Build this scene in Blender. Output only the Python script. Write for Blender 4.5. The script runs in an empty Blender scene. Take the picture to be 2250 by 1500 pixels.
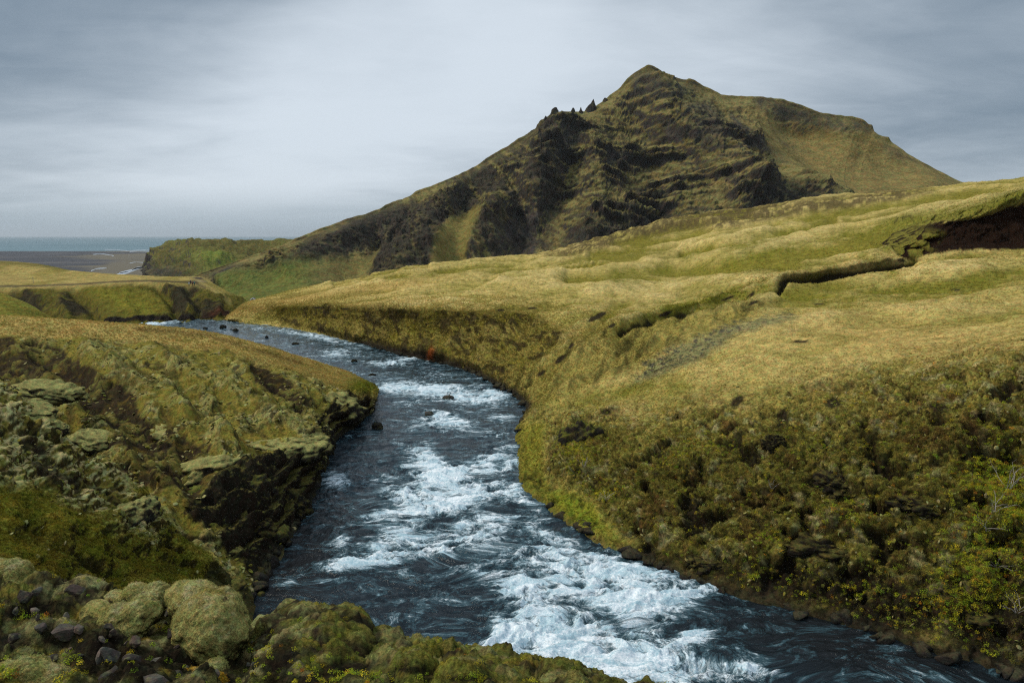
import bpy, bmesh, math, random
import numpy as np

# ------------------------------------------------------------------ camera, world, sun, exposure
C = bpy.context.scene.collection
sc = bpy.context.scene
F, PITCH, CZ = 1500.0, math.atan(232.0 / 1500.0), 25.0
cd = bpy.data.cameras.new('camera')
cam = bpy.data.objects.new('camera', cd)
C.objects.link(cam)
cam.location = (0, 0, CZ)
cam.rotation_euler = (math.pi / 2 - PITCH, 0, 0)
cd.sensor_width = 36.0
cd.lens = 36.0 * F / 2250.0
cd.clip_start, cd.clip_end = 0.1, 200000
sc.camera = cam

SUN_EL, SUN_AZ = math.radians(44), math.radians(-84)      # azimuth from +Y towards +X
w = bpy.data.worlds.new('World')
sc.world = w
w.use_nodes = True
nt = w.node_tree
nt.nodes.clear()


class NB:
    """tiny node builder"""
    def __init__(s, t): s.t = t
    def n(s, typ, **kw):
        x = s.t.nodes.new(typ)
        for k, v in kw.items():
            setattr(x, k, v)
        return x
    def put(s, sock, v):
        if isinstance(v, bpy.types.NodeSocket):
            s.t.links.new(v, sock)
        elif v is not None:
            try: sock.default_value = v
            except Exception: sock.default_value = (v[0], v[1], v[2], 1.0)
    def math(s, op, a, b=None, c=None, clamp=False):
        x = s.n('ShaderNodeMath', operation=op); x.use_clamp = clamp
        for i, v in enumerate((a, b, c)):
            if v is not None: s.put(x.inputs[i], v)
        return x.outputs[0]
    def vmath(s, op, a, b=None, scale=None):
        x = s.n('ShaderNodeVectorMath', operation=op)
        s.put(x.inputs[0], a)
        if b is not None: s.put(x.inputs[1], b)
        if scale is not None: s.put(x.inputs['Scale'], scale)
        return x.outputs[1] if op in ('DOT_PRODUCT', 'LENGTH') else x.outputs[0]
    def noise(s, vec, scale, detail=4, rough=0.55, dist=0.0, typ=None):
        x = s.n('ShaderNodeTexNoise')
        if typ: x.noise_type = typ
        if vec is not None: s.put(x.inputs['Vector'], vec)
        x.inputs['Scale'].default_value = scale
        x.inputs['Detail'].default_value = detail
        x.inputs['Roughness'].default_value = rough
        x.inputs['Distortion'].default_value = dist
        return x.outputs['Fac']
    def ramp(s, v, a, b, c=0.0, d=1.0, smooth=True):
        x = s.n('ShaderNodeMapRange')
        x.interpolation_type = 'SMOOTHSTEP' if smooth else 'LINEAR'
        s.put(x.inputs['Value'], v)
        for k, q in (('From Min', a), ('From Max', b), ('To Min', c), ('To Max', d)):
            s.put(x.inputs[k], q)
        return x.outputs[0]
    def mix(s, f, a, b, mode='MIX'):
        x = s.n('ShaderNodeMix', data_type='RGBA', blend_type=mode)
        s.put(x.inputs['Factor'], f)
        s.put(x.inputs[6], a if isinstance(a, bpy.types.NodeSocket) else (*a, 1))
        s.put(x.inputs[7], b if isinstance(b, bpy.types.NodeSocket) else (*b, 1))
        return x.outputs[2]


b = NB(nt)
sky = b.n('ShaderNodeTexSky', sky_type='NISHITA')
sky.sun_disc = False
sky.sun_elevation = SUN_EL
sky.sun_rotation = SUN_AZ
tc = b.n('ShaderNodeTexCoord')
D = tc.outputs['Generated']
sp = b.n('ShaderNodeSeparateXYZ'); b.put(sp.inputs[0], D)
X, Y, Z = sp.outputs
# overcast deck: direction projected onto a flat cloud layer
den = b.math('ADD', b.math('MAXIMUM', Z, 0.0), 0.16)
cb = b.n('ShaderNodeCombineXYZ')
b.put(cb.inputs[0], b.math('DIVIDE', X, den)); b.put(cb.inputs[1], b.math('DIVIDE', Y, den))
cl = cb.outputs[0]
n1 = b.noise(b.vmath('ADD', b.vmath('MULTIPLY', cl, (1.0, 0.8, 1.0)), (3.1, 1.7, 0.0)), 0.40, 5, 0.5, 0.5)
n2 = b.noise(b.vmath('ADD', b.vmath('MULTIPLY', cl, (0.8, 1.3, 1.0)), (9.3, 4.2, 0.0)), 0.9, 7, 0.55, 0.5)
n3 = b.noise(b.vmath('MULTIPLY', cl, (1.0, 1.6, 1.0)), 2.6, 8, 0.6, 0.6)
thick = b.math('ADD', b.math('ADD', b.math('MULTIPLY', n1, 0.50), b.math('MULTIPLY', n2, 0.42)), b.math('MULTIPLY', n3, 0.14))
# heavier cloud banks high to the left and to the right of the peak
def bank(az, el, width, amt):
    v = (math.sin(math.radians(az)) * math.cos(math.radians(el)), math.cos(math.radians(az)) * math.cos(math.radians(el)), math.sin(math.radians(el)))
    d = b.vmath('DOT_PRODUCT', D, v)
    return b.math('MULTIPLY', b.ramp(d, math.cos(math.radians(width)), 1.0), amt)
for az, el, wd, am in ((-40, 26, 30, 0.40), (-14, 28, 20, 0.16), (14, 28, 20, 0.12), (40, 25, 28, 0.20), (6, 12, 20, -0.05), (-26, 7, 22, -0.17), (-8, 14, 14, -0.06)):
    thick = b.math('ADD', thick, bank(az, el, wd, am))
bright = b.ramp(thick, 0.30, 0.84, 1.0, 0.0)
cloud = b.mix(bright, (0.19, 0.255, 0.325), (0.71, 0.79, 0.87))
hz = b.ramp(Z, 0.0, 0.075, 1.0, 0.0)
cloud = b.mix(b.math('MULTIPLY', hz, 0.8), cloud, (0.33, 0.425, 0.50))
cloud = b.vmath('SCALE', cloud, scale=b.ramp(Z, 0.45, 0.95, 1.0, 1.7))   # an overcast deck is brightest overhead
skyc = b.vmath('SCALE', sky.outputs[0], scale=0.1)
fin = b.mix(0.93, skyc, cloud)
bg = b.n('ShaderNodeBackground'); b.put(bg.inputs[0], fin); bg.inputs[1].default_value = 0.64
out = b.n('ShaderNodeOutputWorld'); nt.links.new(bg.outputs[0], out.inputs[0])

sd = bpy.data.lights.new('sun', 'SUN'); so = bpy.data.objects.new('sun', sd); C.objects.link(so)
sd.energy = 1.5; sd.angle = math.radians(12); sd.color = (1.0, 0.92, 0.79)
so.rotation_euler = (math.pi / 2 - SUN_EL, 0, -SUN_AZ + math.pi)
from mathutils import Vector
so.rotation_euler = Vector((math.sin(SUN_AZ) * math.cos(SUN_EL), math.cos(SUN_AZ) * math.cos(SUN_EL), math.sin(SUN_EL))).to_track_quat('Z', 'Y').to_euler()
sc.view_settings.view_transform = 'Standard'
sc.view_settings.look = 'None'
sc.view_settings.exposure = 0.62
sc.view_settings.gamma = 1.0
sc.render.engine = 'CYCLES'
sc.cycles.use_denoising = False
sc.cycles.filter_width = 1.2
sc.cycles.sample_clamp_direct = 1.0
sc.cycles.sample_clamp_indirect = 1.0
sc.cycles.use_adaptive_sampling = False
sc.cycles.max_bounces = 5
sc.cycles.diffuse_bounces = 1
sc.cycles.glossy_bounces = 2
sc.cycles.volume_bounces = 0
sc.cycles.transparent_max_bounces = 4

# ------------------------------------------------------------------ maths helpers
rng = np.random.default_rng(7)
random.seed(7)
cP, sP = math.cos(PITCH), math.sin(PITCH)


def ray(px, py):
    """direction of a photograph point, from the camera, scaled to unit distance along Y"""
    px = np.asarray(px, float); py = np.asarray(py, float)
    u = (750.0 - py) / F
    dy = cP + u * sP
    return (px - 1125.0) / F / dy, (-sP + u * cP) / dy


def at(px, py, Yd):
    a, c = ray(px, py)
    return np.stack([a * Yd, np.zeros_like(a) + Yd, CZ + c * Yd], -1)


def dist_z(px, py, z=0.0):
    a, c = ray(px, py)
    return (z - CZ) / c


def to_px(P):
    x, y, z = P[..., 0], P[..., 1], P[..., 2] - CZ
    f = y * cP - z * sP
    u = y * sP + z * cP
    f = np.where(f < 0.1, 0.1, f)
    return 1125 + F * x / f, 750 - F * u / f


PERM = rng.permutation(4096).astype(np.int64)
GR = rng.normal(size=(4096, 3)).astype(np.float32)
GR /= np.linalg.norm(GR, axis=1, keepdims=True)


def perlin(P, seed=0):
    P = P.astype(np.float32)
    I = np.floor(P).astype(np.int64)
    f = P - I
    w_ = f * f * f * (f * (f * 6 - 15) + 10)
    out_ = np.zeros(P.shape[:-1], np.float32)
    for dx in (0, 1):
        hx = PERM[(I[..., 0] + dx + seed * 131) & 4095]
        wx = w_[..., 0] if dx else 1 - w_[..., 0]
        for dy in (0, 1):
            hy = PERM[(hx + I[..., 1] + dy) & 4095]
            wy = w_[..., 1] if dy else 1 - w_[..., 1]
            for dz in (0, 1):
                h = PERM[(hy + I[..., 2] + dz) & 4095]
                wz = w_[..., 2] if dz else 1 - w_[..., 2]
                g = GR[h]
                d = (f[..., 0] - dx) * g[..., 0] + (f[..., 1] - dy) * g[..., 1] + (f[..., 2] - dz) * g[..., 2]
                out_ += d * wx * wy * wz
    return out_ * 1.6


def fbm(P, scale, octv=3, seed=0, rough=0.5, kind='n'):
    """noise about -1..1; kind r = ridged (0..1 high on ridges), b = billow (0..1 high on lumps)"""
    a, tot, s = 1.0, 0.0, 0.0
    Q = P / scale
    for i in range(octv):
        n = perlin(Q, seed + i * 7)
        if kind == 'r': n = 1 - np.abs(n) * 2
        elif kind == 'b': n = np.abs(n) * 2
        s = s + n * a; tot += a
        a *= rough; Q = Q * 2.03 + 11.7
    return s / tot


def cushions(P, scale, seed=0, sel=None):
    """rounded domes packed side by side: (height 0..1, random number of the dome)"""
    full = P.shape[:-1]
    Q = (P / scale).reshape(-1, 3)
    if sel is not None:
        sl_ = sel.ravel(); Q = Q[sl_]
    Q = Q + np.stack([perlin(Q * .9, seed + 50), perlin(Q * .9, seed + 51), perlin(Q * .9, seed + 52)], -1) * .35
    Q = Q.astype(np.float32)
    B = np.floor(Q - 0.5).astype(np.int64)
    best = np.full(len(Q), 9.0, np.float32); idn = np.zeros(len(Q), np.float32)
    for dx in (0, 1):
        for dy in (0, 1):
            for dz_ in (0, 1):
                c = B + (dx, dy, dz_)
                h = PERM[(PERM[(PERM[(c[:, 0] + seed * 77) & 4095] + c[:, 1]) & 4095] + c[:, 2]) & 4095]
                g = GR[h] * .42
                d = ((Q - c - .5 - g + .0) ** 2).sum(-1) * (0.8 + (h & 15) / 20.0)
                m = d < best
                best = np.where(m, d, best); idn = np.where(m, (h & 255) / 255.0, idn)
    hh = np.clip(1 - best * 1.7, 0, 1) ** .6
    if sel is None: return hh.reshape(full), idn.reshape(full)
    o1 = np.zeros(sl_.shape, np.float32); o2 = np.zeros(sl_.shape, np.float32)
    o1[sl_] = hh; o2[sl_] = idn
    return o1.reshape(full), o2.reshape(full)


def sstep(x, a, c):
    t = np.clip((x - a) / (c - a), 0, 1)
    return t * t * (3 - 2 * t)


def lerp(a, c, t):
    return a + (c - a) * t


def mixc(col, c, m):
    return col + (np.asarray(c, np.float32) - col) * m[..., None]


def blob(px, py, cx, cy, rx, ry, ang=0.0):
    a = math.radians(ang)
    x, y = px - cx, py - cy
    u = (x * math.cos(a) + y * math.sin(a)) / rx
    v = (-x * math.sin(a) + y * math.cos(a)) / ry
    return np.exp(-(u * u + v * v))


def stroke(px, py, pts, width):
    """gaussian about a polyline in photograph points"""
    d = np.full(px.shape, 1e9)
    for (x0, y0), (x1, y1) in zip(pts[:-1], pts[1:]):
        vx, vy = x1 - x0, y1 - y0
        t = np.clip(((px - x0) * vx + (py - y0) * vy) / (vx * vx + vy * vy), 0, 1)
        d = np.minimum(d, (px - x0 - t * vx) ** 2 + (py - y0 - t * vy) ** 2)
    return np.exp(-d / (width * width))


def poly(px, py, pts, soft):
    """soft inside mask of a polygon"""
    d = np.full(px.shape, 1e9); inside = np.zeros(px.shape, bool)
    n = len(pts)
    for i in range(n):
        x0, y0 = pts[i]; x1, y1 = pts[(i + 1) % n]
        vx, vy = x1 - x0, y1 - y0
        t = np.clip(((px - x0) * vx + (py - y0) * vy) / (vx * vx + vy * vy + 1e-9), 0, 1)
        d = np.minimum(d, (px - x0 - t * vx) ** 2 + (py - y0 - t * vy) ** 2)
        if y0 != y1:
            c = ((y0 > py) != (y1 > py)) & (px < vx * (py - y0) / (y1 - y0) + x0)
            inside ^= c
    sdist = np.sqrt(d) * np.where(inside, 1, -1)
    return sstep(sdist, -soft, soft)


def pchip(V, t):
    """V (..., K) values at 0..K-1; t samples -> (..., len(t))"""
    K = V.shape[-1]
    d = np.diff(V, axis=-1)
    m = np.zeros_like(V)
    a, c = d[..., :-1], d[..., 1:]
    with np.errstate(divide='ignore', invalid='ignore'):
        hm = np.where(a * c > 0, 2 * a * c / (a + c), 0.0)
    m[..., 1:-1] = np.nan_to_num(hm)
    m[..., 0], m[..., -1] = d[..., 0], d[..., -1]
    i = np.clip(np.floor(t).astype(int), 0, K - 2)
    f = t - i
    h00 = 2 * f**3 - 3 * f**2 + 1; h10 = f**3 - 2 * f**2 + f
    h01 = -2 * f**3 + 3 * f**2; h11 = f**3 - f**2
    return V[..., i] * h00 + m[..., i] * h10 + V[..., i + 1] * h01 + m[..., i + 1] * h11


def loft(rows, px_step_u, px_step_v, lo=3):
    """rows: lists of (px, py, D); D None = at water level. Returns (nv, nu, 3) world points"""
    A = []
    for r in rows:
        q = []
        for p in r:
            Dd = p[2]
            if Dd is None: Dd = float(dist_z(p[0], p[1], 0.0))
            q.append((p[0], p[1], math.log(Dd)))
        A.append(q)
    A = np.array(A, float)
    du = np.sqrt(((A[:, 1:, :2] - A[:, :-1, :2]) ** 2).sum(-1)).mean(0)
    dv = np.sqrt(((A[1:, :, :2] - A[:-1, :, :2]) ** 2).sum(-1)).mean(1)
    def ts(dd, st):
        o = []
        for i, L in enumerate(dd):
            k = max(lo, int(L / st))
            o.append(i + np.arange(k) / k)
        return np.concatenate(o + [[len(dd)]])
    tu, tv = ts(du, px_step_u), ts(dv, px_step_v)
    G = pchip(np.moveaxis(A, -1, 0), tu)                 # (3, R, nu)
    G = pchip(np.swapaxes(G, 1, 2), tv)                  # (3, nu, nv)
    G = np.swapaxes(G, 1, 2)
    return at(G[0], G[1], np.exp(G[2]))


def normals(P):
    du = np.gradient(P, axis=1); dv = np.gradient(P, axis=0)
    n = np.cross(du, dv)
    n /= np.linalg.norm(n, axis=-1, keepdims=True) + 1e-12
    if np.nanmean(n[..., 2]) < 0: n = -n
    return n


def make_grid(name, P, mat, attrs=None, keep=None, smooth=True):
    nv, nu = P.shape[:2]
    idx = np.arange(nv * nu).reshape(nv, nu)
    q = np.stack([idx[:-1, :-1], idx[:-1, 1:], idx[1:, 1:], idx[1:, :-1]], -1).reshape(-1, 4)
    P2 = P.reshape(-1, 3)
    # orient upwards
    k = len(q) // 2
    if np.cross(P2[q[:, 1]] - P2[q[:, 0]], P2[q[:, 3]] - P2[q[:, 0]])[:, 2].mean() < 0:
        q = q[:, ::-1]
    if keep is not None:
        kk = keep.reshape(-1)
        q = q[kk[q].any(axis=1)]
        used = np.zeros(len(P2), bool); used[q.ravel()] = True
        remap = np.cumsum(used) - 1
        q = remap[q]; P2 = P2[used]
    else:
        used = None
    me = bpy.data.meshes.new(name)
    me.vertices.add(len(P2)); me.vertices.foreach_set('co', P2.astype(np.float32).ravel())
    me.loops.add(q.size); me.loops.foreach_set('vertex_index', q.astype(np.int32).ravel())
    me.polygons.add(len(q)); me.polygons.foreach_set('loop_start', (np.arange(len(q)) * 4).astype(np.int32))
    me.polygons.foreach_set('loop_total', np.full(len(q), 4, np.int32))
    me.update(calc_edges=True)
    me.polygons.foreach_set('use_smooth', np.full(len(q), smooth, bool))
    for k_, v in (attrs or {}).items():
        v = v.reshape(len(idx.ravel()), -1)
        if used is not None: v = v[used]
        set_attr(me, k_, v)
    me.materials.append(mat)
    o = bpy.data.objects.new(name, me); C.objects.link(o)
    return o


def set_attr(me, name, v, domain='POINT'):
    v = np.asarray(v, np.float32)
    if v.ndim == 1 or v.shape[-1] == 1:
        a = me.attributes.new(name, 'FLOAT', domain); a.data.foreach_set('value', v.ravel())
    elif name == 'Col':
        a = me.attributes.new(name, 'FLOAT_COLOR', domain)
        a.data.foreach_set('color', np.concatenate([v, np.ones((len(v), 1), np.float32)], 1).ravel())
    else:
        a = me.attributes.new(name, 'FLOAT_VECTOR', domain); a.data.foreach_set('vector', v.ravel())


def snap(Sx, x, y, lift=0.0, step=1):
    """nearest point of a built surface under a photograph point, facing the viewer"""
    d2 = (Sx['px'] - x) ** 2 + (Sx['py'] - y) ** 2
    m = d2 < max(9.0, float(d2.min()) + 4)
    j = np.flatnonzero(m.ravel())
    k = j[np.argmin(Sx['P'].reshape(-1, 3)[j, 1])]
    return Sx['P'].reshape(-1, 3)[k] + np.array([0, 0, lift])


def structure(o): o['kind'] = 'structure'; return o


def thing(o, label, cat, group=None):
    o['label'] = label; o['category'] = cat
    if group: o['group'] = group
    return o


def stuff(o, label, cat):
    o['kind'] = 'stuff'; o['label'] = label; o['category'] = cat
    return o


# ------------------------------------------------------------------ materials
def new_mat(name):
    m = bpy.data.materials.new(name); m.use_nodes = True
    m.node_tree.nodes.clear()
    return m, NB(m.node_tree)


def ground_mat(name, fine, bump_d, rough=0.9, var=0.55, instancer=False, trans=False):
    """colour from the surface's own attribute, broken up by grain at the given scale (cycles per metre)"""
    m, b = new_mat(name)
    at_ = b.n('ShaderNodeAttribute', attribute_name='Col')
    if instancer: at_.attribute_type = 'INSTANCER'
    geo = b.n('ShaderNodeNewGeometry')
    pos = geo.outputs['Position']
    n1 = b.noise(pos, fine, 6, 0.65)
    n2 = b.noise(pos, fine * 0.17, 4, 0.6)
    n3 = b.noise(b.vmath('ADD', pos, (31.0, 7.0, 3.0)), fine * 0.45, 3, 0.6)
    f = b.ramp(b.math('ADD', b.math('MULTIPLY', n1, 0.6), b.math('MULTIPLY', n2, 0.4)), 0.33, 0.67, 1 - var, 1 + var)
    col = b.vmath('SCALE', at_.outputs['Color'], scale=f)
    tint = b.mix(b.ramp(n3, 0.35, 0.65), (0.92, 1.04, 0.85), (1.22, 0.98, 0.85))
    col = b.vmath('MULTIPLY', col, tint)
    bs = b.n('ShaderNodeBsdfPrincipled')
    b.put(bs.inputs['Base Color'], col)
    bs.inputs['Roughness'].default_value = rough
    bs.inputs['Specular IOR Level'].default_value = 0.04
    if bump_d:
        bp = b.n('ShaderNodeBump'); bp.inputs['Strength'].default_value = 1.0
        bp.inputs['Distance'].default_value = bump_d
        b.put(bp.inputs['Height'], b.math('ADD', n1, b.math('MULTIPLY', n3, 0.8)))
        b.put(bs.inputs['Normal'], bp.outputs[0])
    o = b.n('ShaderNodeOutputMaterial')
    if trans:
        tr = b.n('ShaderNodeBsdfTranslucent'); b.put(tr.inputs[0], col)
        ms = b.n('ShaderNodeMixShader'); ms.inputs[0].default_value = 0.35
        b.t.links.new(bs.outputs[0], ms.inputs[1]); b.t.links.new(tr.outputs[0], ms.inputs[2])
        b.t.links.new(ms.outputs[0], o.inputs[0])
    else:
        b.t.links.new(bs.outputs[0], o.inputs[0])
    return m


def plain_mat(name, col, rough=0.8, var=0.2, scale=20.0, metal=0.0):
    m, b = new_mat(name)
    geo = b.n('ShaderNodeNewGeometry')
    n = b.noise(geo.outputs['Position'], scale, 4, 0.6)
    c = b.vmath('SCALE', col, scale=b.ramp(n, 0.3, 0.7, 1 - var, 1 + var))
    bs = b.n('ShaderNodeBsdfPrincipled'); b.put(bs.inputs['Base Color'], c)
    bs.inputs['Roughness'].default_value = rough; bs.inputs['Metallic'].default_value = metal
    o = b.n('ShaderNodeOutputMaterial'); b.t.links.new(bs.outputs[0], o.inputs[0])
    return m


M_NEAR = ground_mat('near_ground', 26.0, 0.05)
M_BANK = ground_mat('bank_ground', 5.0, 0.16)
M_FAR = ground_mat('far_ground', 1.8, 0.5, var=0.5)
M_MOUNT = ground_mat('mountain_ground', 0.30, 2.6, var=0.45)
M_TUFT = ground_mat('grass_blades', 3.0, 0, var=0.3, instancer=True, trans=True)
M_LEAF = ground_mat('leaf_clumps', 6.0, 0, var=0.4, instancer=True, trans=True)
M_CUSH = ground_mat('moss_cushions', 14.0, 0.05, var=0.35, instancer=True)
M_MOSSROCK = ground_mat('mossy_rock', 8.0, 0.10)
M_MOSSBALL = ground_mat('woolly_moss', 55.0, 0.04, var=0.6)
M_STONE = ground_mat('stone', 30.0, 0.015, rough=0.7, var=0.35)

GOLD = (0.41, 0.33, 0.125); OCHRE = (0.36, 0.235, 0.080); GREEN = (0.165, 0.150, 0.022); LIME = (0.20, 0.19, 0.028)
OLIVE = (0.068, 0.070, 0.017); PALE = (0.27, 0.265, 0.105); SOIL = (0.020, 0.0145, 0.011); ROCK = (0.026, 0.023, 0.021)
SCREE = (0.050, 0.045, 0.047); RUST = (0.40, 0.10, 0.02); REDB = (0.09, 0.035, 0.017); BROWN = (0.055, 0.036, 0.018)


def C3(c, P): return np.broadcast_to(np.asarray(c, np.float32), P.shape[:-1] + (3,)).copy()


# ------------------------------------------------------------------ far country: sea, coastal plain, headland, mountain
def flat_sheet(name, y0, y1, z, ny, nx, mat, spread=1.2, attrs=None):
    ys = np.exp(np.linspace(math.log(y0), math.log(y1), ny))
    xs = np.linspace(-spread, spread, nx)
    Yg, Xg = np.meshgrid(ys, xs, indexing='ij')
    P = np.stack([Xg * (Yg + 3000), Yg, np.full_like(Yg, z)], -1)
    return P


mw, b = new_mat('sea_water')
geo = b.n('ShaderNodeNewGeometry')
nn = b.noise(b.vmath('MULTIPLY', geo.outputs['Position'], (0.3, 1.0, 1.0)), 0.004, 5, 0.6)
bs = b.n('ShaderNodeBsdfPrincipled')
b.put(bs.inputs['Base Color'], b.mix(b.ramp(nn, .3, .7), (0.09, 0.16, 0.19), (0.14, 0.22, 0.25)))
bs.inputs['Roughness'].default_value = 0.55
bs.inputs['Specular IOR Level'].default_value = 0.12
bp = b.n('ShaderNodeBump'); bp.inputs['Distance'].default_value = 1.0
b.put(bp.inputs['Height'], b.noise(geo.outputs['Position'], 0.05, 4, 0.6)); b.put(bs.inputs['Normal'], bp.outputs[0])
o = b.n('ShaderNodeOutputMaterial'); b.t.links.new(bs.outputs[0], o.inputs[0])
structure(make_grid('sea', flat_sheet('sea', 4000, 90000, -100.5, 12, 12, mw), mw))

ml, b = new_mat('coastal_sand')
geo = b.n('ShaderNodeNewGeometry')
pos = geo.outputs['Position']
st = b.vmath('MULTIPLY', pos, (0.55, 1.0, 1.0))
n1 = b.noise(st, 0.0016, 6, 0.6, 0.6)
n2 = b.noise(b.vmath('ADD', st, (900.0, 40.0, 0)), 0.004, 6, 0.6, 0.3)
sx = b.n('ShaderNodeSeparateXYZ'); b.put(sx.inputs[0], pos)
ratio = b.math('DIVIDE', sx.outputs[0], sx.outputs[1])
rightness = b.ramp(ratio, -0.68, -0.54, -0.05, 0.14)
nearness = b.ramp(sx.outputs[1], 2300.0, 3800.0, 0.12, 0.0)
k = b.ramp(b.math('ADD', b.math('ADD', n1, rightness), nearness), 0.53, 0.62)
col = b.mix(k, (0.015, 0.016, 0.024), (0.10, 0.08, 0.042))
col = b.mix(b.ramp(n2, 0.55, 0.66), col, (0.07, 0.062, 0.058))
bs = b.n('ShaderNodeBsdfPrincipled'); b.put(bs.inputs['Base Color'], col); bs.inputs['Roughness'].default_value = 0.9
o = b.n('ShaderNodeOutputMaterial'); b.t.links.new(bs.outputs[0], o.inputs[0])
Pp = flat_sheet('plain', 60, 5600, -100.0, 60, 160, ml)
Pp[-1, :, 1] += 120 * np.sin(Pp[-1, :, 0] / 700.0) + 60 * np.sin(Pp[-1, :, 0] / 260.0)
Pp[:3, :, 2] -= 3
structure(make_grid('coastal_plain', Pp, ml))
# glacial river braids lying on the plain
mb, b = new_mat('braid_water')
bs = b.n('ShaderNodeBsdfPrincipled'); bs.inputs['Base Color'].default_value = (0.42, 0.47, 0.52, 1); bs.inputs['Roughness'].default_value = 0.3
o = b.n('ShaderNodeOutputMaterial'); b.t.links.new(bs.outputs[0], o.inputs[0])
for pts, wd in (([(235, 609), (262, 602), (285, 597), (300, 590), (330, 585), (360, 583)], 4.5),
                ([(262, 600), (290, 593), (305, 588), (345, 586)], 3.5),
                ([(205, 559), (222, 558), (240, 560), (250, 562)], 1.2),
                ([(230, 548), (255, 549), (280, 551), (300, 550), (345, 548)], 1.1),
                ([(285, 553), (305, 552), (345, 553)], 1.0),
                ([(200, 595), (215, 590), (234, 589)], 1.6), ([(285, 578), (300, 576), (340, 579)], 0.9)):
    t = np.linspace(0, len(pts) - 1, 40)
    a = pchip(np.array(pts, float).T, t)
    hw = wd * (0.5 + 0.5 * np.abs(np.sin(t * 2.3 + wd))) * 0.55
    L = []
    for sgn in (-1, 1):
        py = a[1] + sgn * hw
        d = dist_z(a[0], py, -99.6)
        L.append(at(a[0], py, d))
    structure(make_grid('braided_stream', np.array(L), mb))

# --- distant headland
hc = [(300, 640, 2300), (322, 603, 2050), (324, 566, 1900), (334, 553, 1850), (360, 541, 1840), (400, 533, 1820), (440, 527, 1800), (475, 526, 1800), (540, 529, 1850), (640, 526, 1900), (720, 520, 2000), (900, 530, 2100)]
hb = [(300, 645, 2150), (322, 612, 1700), (324, 612, 1620), (334, 614, 1560), (360, 618, 1500), (400, 622, 1450), (440, 626, 1420), (475, 630, 1400), (540, 636, 1380), (640, 640, 1380), (720, 640, 1400), (900, 640, 1400)]
rows = [[(x, y + 40, d * 0.93) for x, y, d in hb], hb]
for t, tt in ((0.25, 0.14), (0.45, 0.34), (0.7, 0.62), (0.9, 0.86)):
    rows.append([(lerp(a[0], c[0], t), lerp(a[1], c[1], t), lerp(a[2], c[2], tt)) for a, c in zip(hb, hc)])
rows += [hc, [(x, y + 12, d + 250) for x, y, d in hc], [(x, y + 60, d + 700) for x, y, d in hc]]
P = loft(rows, 1.6, 1.6)
px, py = to_px(P)
N = normals(P)
front = sstep(py, 524, 534)
disp = (fbm(P * (1, 1, 2.0), 160, 5, 3, 0.55, 'r') - 0.5) * 34 * front + fbm(P, 30, 3, 9) * 7
P = P + N * disp[..., None]
N = normals(P)
nz = N[..., 2] + fbm(P, 60, 4, 5) * 0.14
col = C3((0.115, 0.105, 0.032), P)
col = mixc(col, (0.12, 0.135, 0.035), sstep(fbm(P, 200, 3, 31), 0.0, 0.4) * 0.7)
col = mixc(col, (0.14, 0.17, 0.035), np.clip(blob(px, py, 470, 568, 45, 12, 5) * 1.2, 0, 1))
col = mixc(col, SCREE, 1 - sstep(nz, 0.42, 0.66))
col = mixc(col, SCREE, np.clip(blob(px, py, 355, 598, 45, 16), 0, 1) * 0.8)
structure(make_grid('headland_hill', P, M_MOUNT, {'Col': col}))

# --- mountain
mc0 = [(380, 622, 950), (430, 606, 950), (470, 590, 955), (520, 573, 960), (560, 560, 970), (610, 545, 980), (640, 531, 995), (652, 523, 1000), (660, 521, 1005), (700, 504, 1030), (740, 492, 1055), (765, 483, 1070), (790, 475, 1085), (838, 457, 1115), (846, 450, 1125), (900, 432, 1160), (915, 420, 1170), (960, 404, 1200),
      (1000, 388, 1230), (1050, 362, 1270), (1070, 347, 1290), (1100, 329, 1310), (1116, 321, 1320), (1140, 303, 1335), (1157, 297, 1345), (1178, 284, 1360), (1182, 277, 1365), (1192, 265, 1375), (1205, 259, 1385), (1220, 251, 1395), (1240, 248, 1405), (1262, 247, 1415), (1285, 245, 1428), (1310, 232, 1440), (1327, 221, 1448), (1340, 209, 1455), (1363, 193, 1468), (1367, 187, 1470), (1377, 176, 1478), (1393, 164, 1488), (1415, 151, 1498), (1426, 145.5, 1500), (1434, 150, 1500), (1449, 159, 1500), (1457, 165, 1500),
      (1481, 170, 1497), (1506, 176.5, 1492), (1513, 172.5, 1490), (1524, 175, 1489), (1543, 187, 1486), (1564, 197, 1480), (1585, 208, 1475), (1620, 211, 1468), (1660, 212, 1462), (1715, 217, 1450), (1740, 224, 1445), (1762, 231, 1438), (1802, 247, 1426), (1843, 253.5, 1412),
      (1874, 256, 1400), (1889, 260, 1393), (1903, 266, 1386), (1905.5, 273, 1385), (1916, 274, 1381), (1919, 286, 1378), (1925, 293, 1374), (1938, 299, 1366), (1955, 301, 1356), (1956.5, 309, 1355), (1964, 316, 1350), (1984, 329, 1340), (2013, 349, 1322), (2062, 375, 1292), (2106, 397, 1266), (2143, 409, 1240), (2200, 430, 1200), (2350, 460, 1150)]
_x = np.array([m[0] for m in mc0], float)
_g = np.arange(380, 2351, 6.0)
mc = [(float(x), float(np.interp(x, _x, [m[1] for m in mc0])), float(np.interp(x, _x, [m[2] for m in mc0]))) for x in _g]
_sm = [float(np.mean(np.interp(np.linspace(x - 30, x + 30, 13), _x, [m[1] for m in mc0]))) for x, _, _ in mc]
bx = [380, 450, 500, 560, 640, 700, 850, 1000, 1200, 1427, 1700, 2000, 2350]
by = [650, 655, 666, 672, 676, 672, 655, 645, 625, 565, 505, 475, 470]
bd = [900, 850, 790, 720, 690, 670, 680, 700, 740, 800, 850, 900, 950]
base = [(x, float(np.interp(x, bx, by)), float(np.interp(x, bx, bd))) for x, _, _ in mc]
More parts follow.
